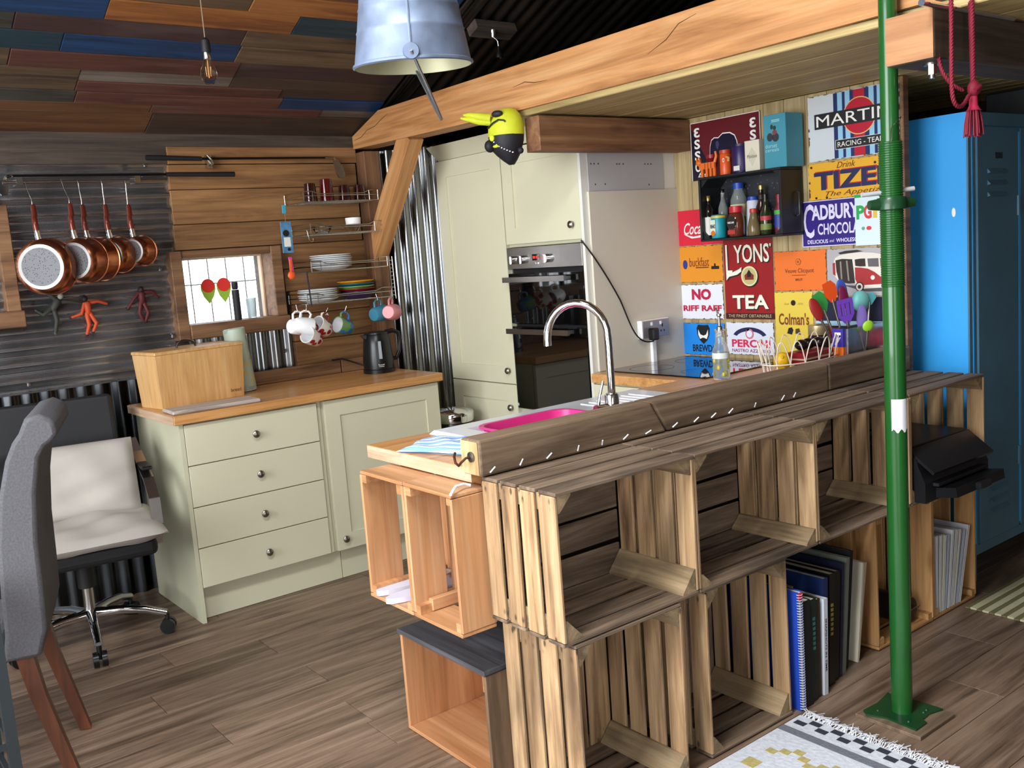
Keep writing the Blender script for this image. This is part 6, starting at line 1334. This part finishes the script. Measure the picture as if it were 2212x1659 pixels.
# ================================================================ office chair
oc = thing('office_chair', 'black office chair with chrome arms and star base by the wall', 'chair', T(-.40, .17, 0) @ RZ(-8))
m = MB(); m.box((-.30, .13, .56), (.22, .19, 1.02)); o = m.obj('backrest', BLACKM, oc); b_ = o.modifiers.new('b', 'BEVEL'); b_.width = .02; b_.segments = 3; o.rotation_euler = (R(-6), 0, 0)
m = MB(); m.box((-.26, -.27, .385), (.26, .20, .455)); o = m.obj('seat', BLACKM, oc); b_ = o.modifiers.new('b', 'BEVEL'); b_.width = .025; b_.segments = 3
for s_ in (-1, 1):
    m = MB(); P = [(s_*.265, .17, .80), (s_*.275, .12, .745), (s_*.278, .02, .70), (s_*.278, -.10, .665), (s_*.276, -.20, .60), (s_*.272, -.235, .50), (s_*.262, -.22, .42)]
    for i in range(len(P)-1):
        a, b = Vector(P[i]), Vector(P[i+1]); d_ = (b-a).normalized(); n_ = Vector((1, 0, 0)).cross(d_).normalized()*.006; sx = Vector((.021, 0, 0))
        m.add([a-sx-n_, a+sx-n_, a+sx+n_, a-sx+n_, b-sx-n_, b+sx-n_, b+sx+n_, b-sx+n_], [(0, 1, 2, 3), (7, 6, 5, 4), (0, 4, 5, 1), (1, 5, 6, 2), (2, 6, 7, 3), (3, 7, 4, 0)])
    m.obj('arm', STEEL, oc); slab('arm_pad', (s_*.278-.022, -.10, .700), (s_*.278+.022, .04, .716), BLACK, oc, .005)
m = MB(); m.cyl((0, 0, .09), (0, 0, .29), .022, n=16); m.obj('gas_lift', STEEL, oc, smooth=40); m = MB(); m.cyl((0, 0, .24), (0, 0, .384), .034, n=18); m.obj('sleeve', BLACKM, oc, smooth=40)
for i in range(5):
    a = R(72*i-20); d_ = Vector((math.cos(a), math.sin(a), 0))
    m = MB(); m.tube([d_*.02+Vector((0, 0, .125)), d_*.12+Vector((0, 0, .125)), d_*.22+Vector((0, 0, .112)), d_*.30+Vector((0, 0, .085))], [.022, .019, .017, .016], 10); m.obj('base_leg', CHROME, oc, smooth=60)
    m = MB(); q = d_*.30; n_ = Vector((-d_.y, d_.x, 0)); m.cyl(q+n_*.006+Vector((0, 0, .031)), q+n_*.026+Vector((0, 0, .031)), .030, n=18); m.cyl(q-n_*.026+Vector((0, 0, .031)), q-n_*.006+Vector((0, 0, .031)), .030, n=18); m.cyl(q+Vector((0, 0, .031)), q+Vector((0, 0, .085)), .010); m.obj('castor', BLACK, oc, smooth=40)
def cushion(label, X, hx, hy, hz, name='cushion', seed=1):
    n = 18; vs = []; fs = []; random.seed(seed)
    for lay in (1, -1):
        for i in range(n+1):
            for j in range(n+1):
                u, v = -1+2*i/n, -1+2*j/n; f = max(0, (1-abs(u)**2.6))**.5*max(0, (1-abs(v)**2.6))**.5
                pin = 1-.06*(1-f); w_ = .006*math.sin(6*u+3*v)+.006*math.sin(9*v-4*u+seed)
                vs.append((u*hx*pin, v*hy*pin, lay*(hz*f+w_*f)))
    h = (n+1)**2
    for i in range(n):
        for j in range(n):
            a = i*(n+1)+j; fs.append((a, a+n+1, a+n+2, a+1)); fs.append((h+a, h+a+1, h+a+n+2, h+a+n+1))
    m = MB(); m.add(vs, fs); o = m.obj('cover', flat('cushion_grey', '#a8a199', .9, var=.08, vscale=8, bump=.1), thing(name, label, 'cushion', X, group='pale cushions on the office chair'), smooth=70); return o
cushion('pale grey cushion leaning on the back of the office chair', T(-.37, .185, .675) @ RZ(-12) @ RX(70), .235, .17, .075, seed=2)
cushion('pale beige cushion lying flat on the office chair seat', T(-.385, .02, .505) @ RZ(-8) @ RX(3), .27, .24, .048, seed=5)
# ================================================================ dining chair and metal stool in the left foreground
dch = thing('dining_chair', 'grey fabric high-backed dining chair with mahogany legs', 'chair', T(-.832, -1.0, 0) @ RZ(72.5))
# local x runs along the back from near to far, local +y is the way the sitter faces
FAB = flat('grey_fabric', '#58575b', .95, var=.3, vscale=160, bump=.3)
cs_ = [(.42, .02, .05), (.50, -.0, .055), (.62, -.005, .055), (.76, -.012, .052), (.90, -.03, .048), (1.00, -.055, .044), (1.05, -.075, .04), (1.075, -.09, .035), (1.085, -.11, .028), (1.075, -.13, .028), (1.05, -.14, .022)]
m = MB(); W_ = .44; vs = []; fs = []
fr_ = [(p[1]+p[2], p[0]) for p in cs_[:8]]+[(-.075, 1.115), (-.115, 1.125), (-.15, 1.105), (-.155, 1.06), (-.135, 1.04)]; bk_ = [(-.118, 1.03)]+[(p[1]-p[2], p[0]) for p in cs_[:6]][::-1]
pl_ = fr_+bk_
m.prism(pl_, 0, W_, X=Matrix(((0, 0, 1, 0), (1, 0, 0, 0), (0, 1, 0, 0), (0, 0, 0, 1)))); o = m.obj('backrest', FAB, dch, smooth=50); b_ = o.modifiers.new('b', 'BEVEL'); b_.width = .012; b_.segments = 2; b_.limit_method = 'ANGLE'; b_.angle_limit = R(50)
m = MB(); m.box((.0, .06, .40), (W_, .50, .49)); o = m.obj('seat', FAB, dch); b_ = o.modifiers.new('b', 'BEVEL'); b_.width = .025; b_.segments = 3
for x in (.03, W_-.03):
    m = MB(); P = [(x, .015, .43), (x, -.005, .30), (x, -.04, .15), (x, -.075, .003)]; rr_ = [.023, .021, .019, .017]
    for i in range(3):
        a, b = P[i], P[i+1]; ra_, rb_2 = rr_[i], rr_[i+1]
        m.add([(a[0]-ra_, a[1]-ra_, a[2]), (a[0]+ra_, a[1]-ra_, a[2]), (a[0]+ra_, a[1]+ra_, a[2]), (a[0]-ra_, a[1]+ra_, a[2]), (b[0]-rb_2, b[1]-rb_2, b[2]), (b[0]+rb_2, b[1]-rb_2, b[2]), (b[0]+rb_2, b[1]+rb_2, b[2]), (b[0]-rb_2, b[1]+rb_2, b[2])], [(0, 1, 2, 3), (7, 6, 5, 4), (0, 4, 5, 1), (1, 5, 6, 2), (2, 6, 7, 3), (3, 7, 4, 0)])
    m.obj('leg', W_leg, dch)
    m = MB(); m.box((x-.02, .45, .003), (x+.02, .49, .42)); m.obj('leg', W_leg, dch)
st_ = thing('bar_stool', 'tall grey metal stool whose leg crosses the lower left corner', 'stool', (-.955, -1.35, 0))
GMT = flat('stool_grey', '#333a3e', .45, .5)
slab('seat', (-.34, -.015, .66), (.015, .32, .685), GMT, st_, .006)
for (x, y) in ((0, 0), (-.32, 0), (0, .3), (-.32, .3)):
    m = MB(); m.box((x-.0135, y-.0135, .001), (x+.0135, y+.0135, .659)); m.obj('leg', GMT, st_)
for z in (.33, .20):
    for a, b in (((-.3065, -.006, z), (-.0136, .006, z+.014)), ((-.3065, .294, z), (-.0136, .306, z+.014)), ((-.006, .0136, z), (.006, .2864, z+.014)), ((-.326, .0136, z), (-.314, .2864, z+.014))):
        m = MB(); m.box(a, b); m.obj('stretcher', GMT, st_)
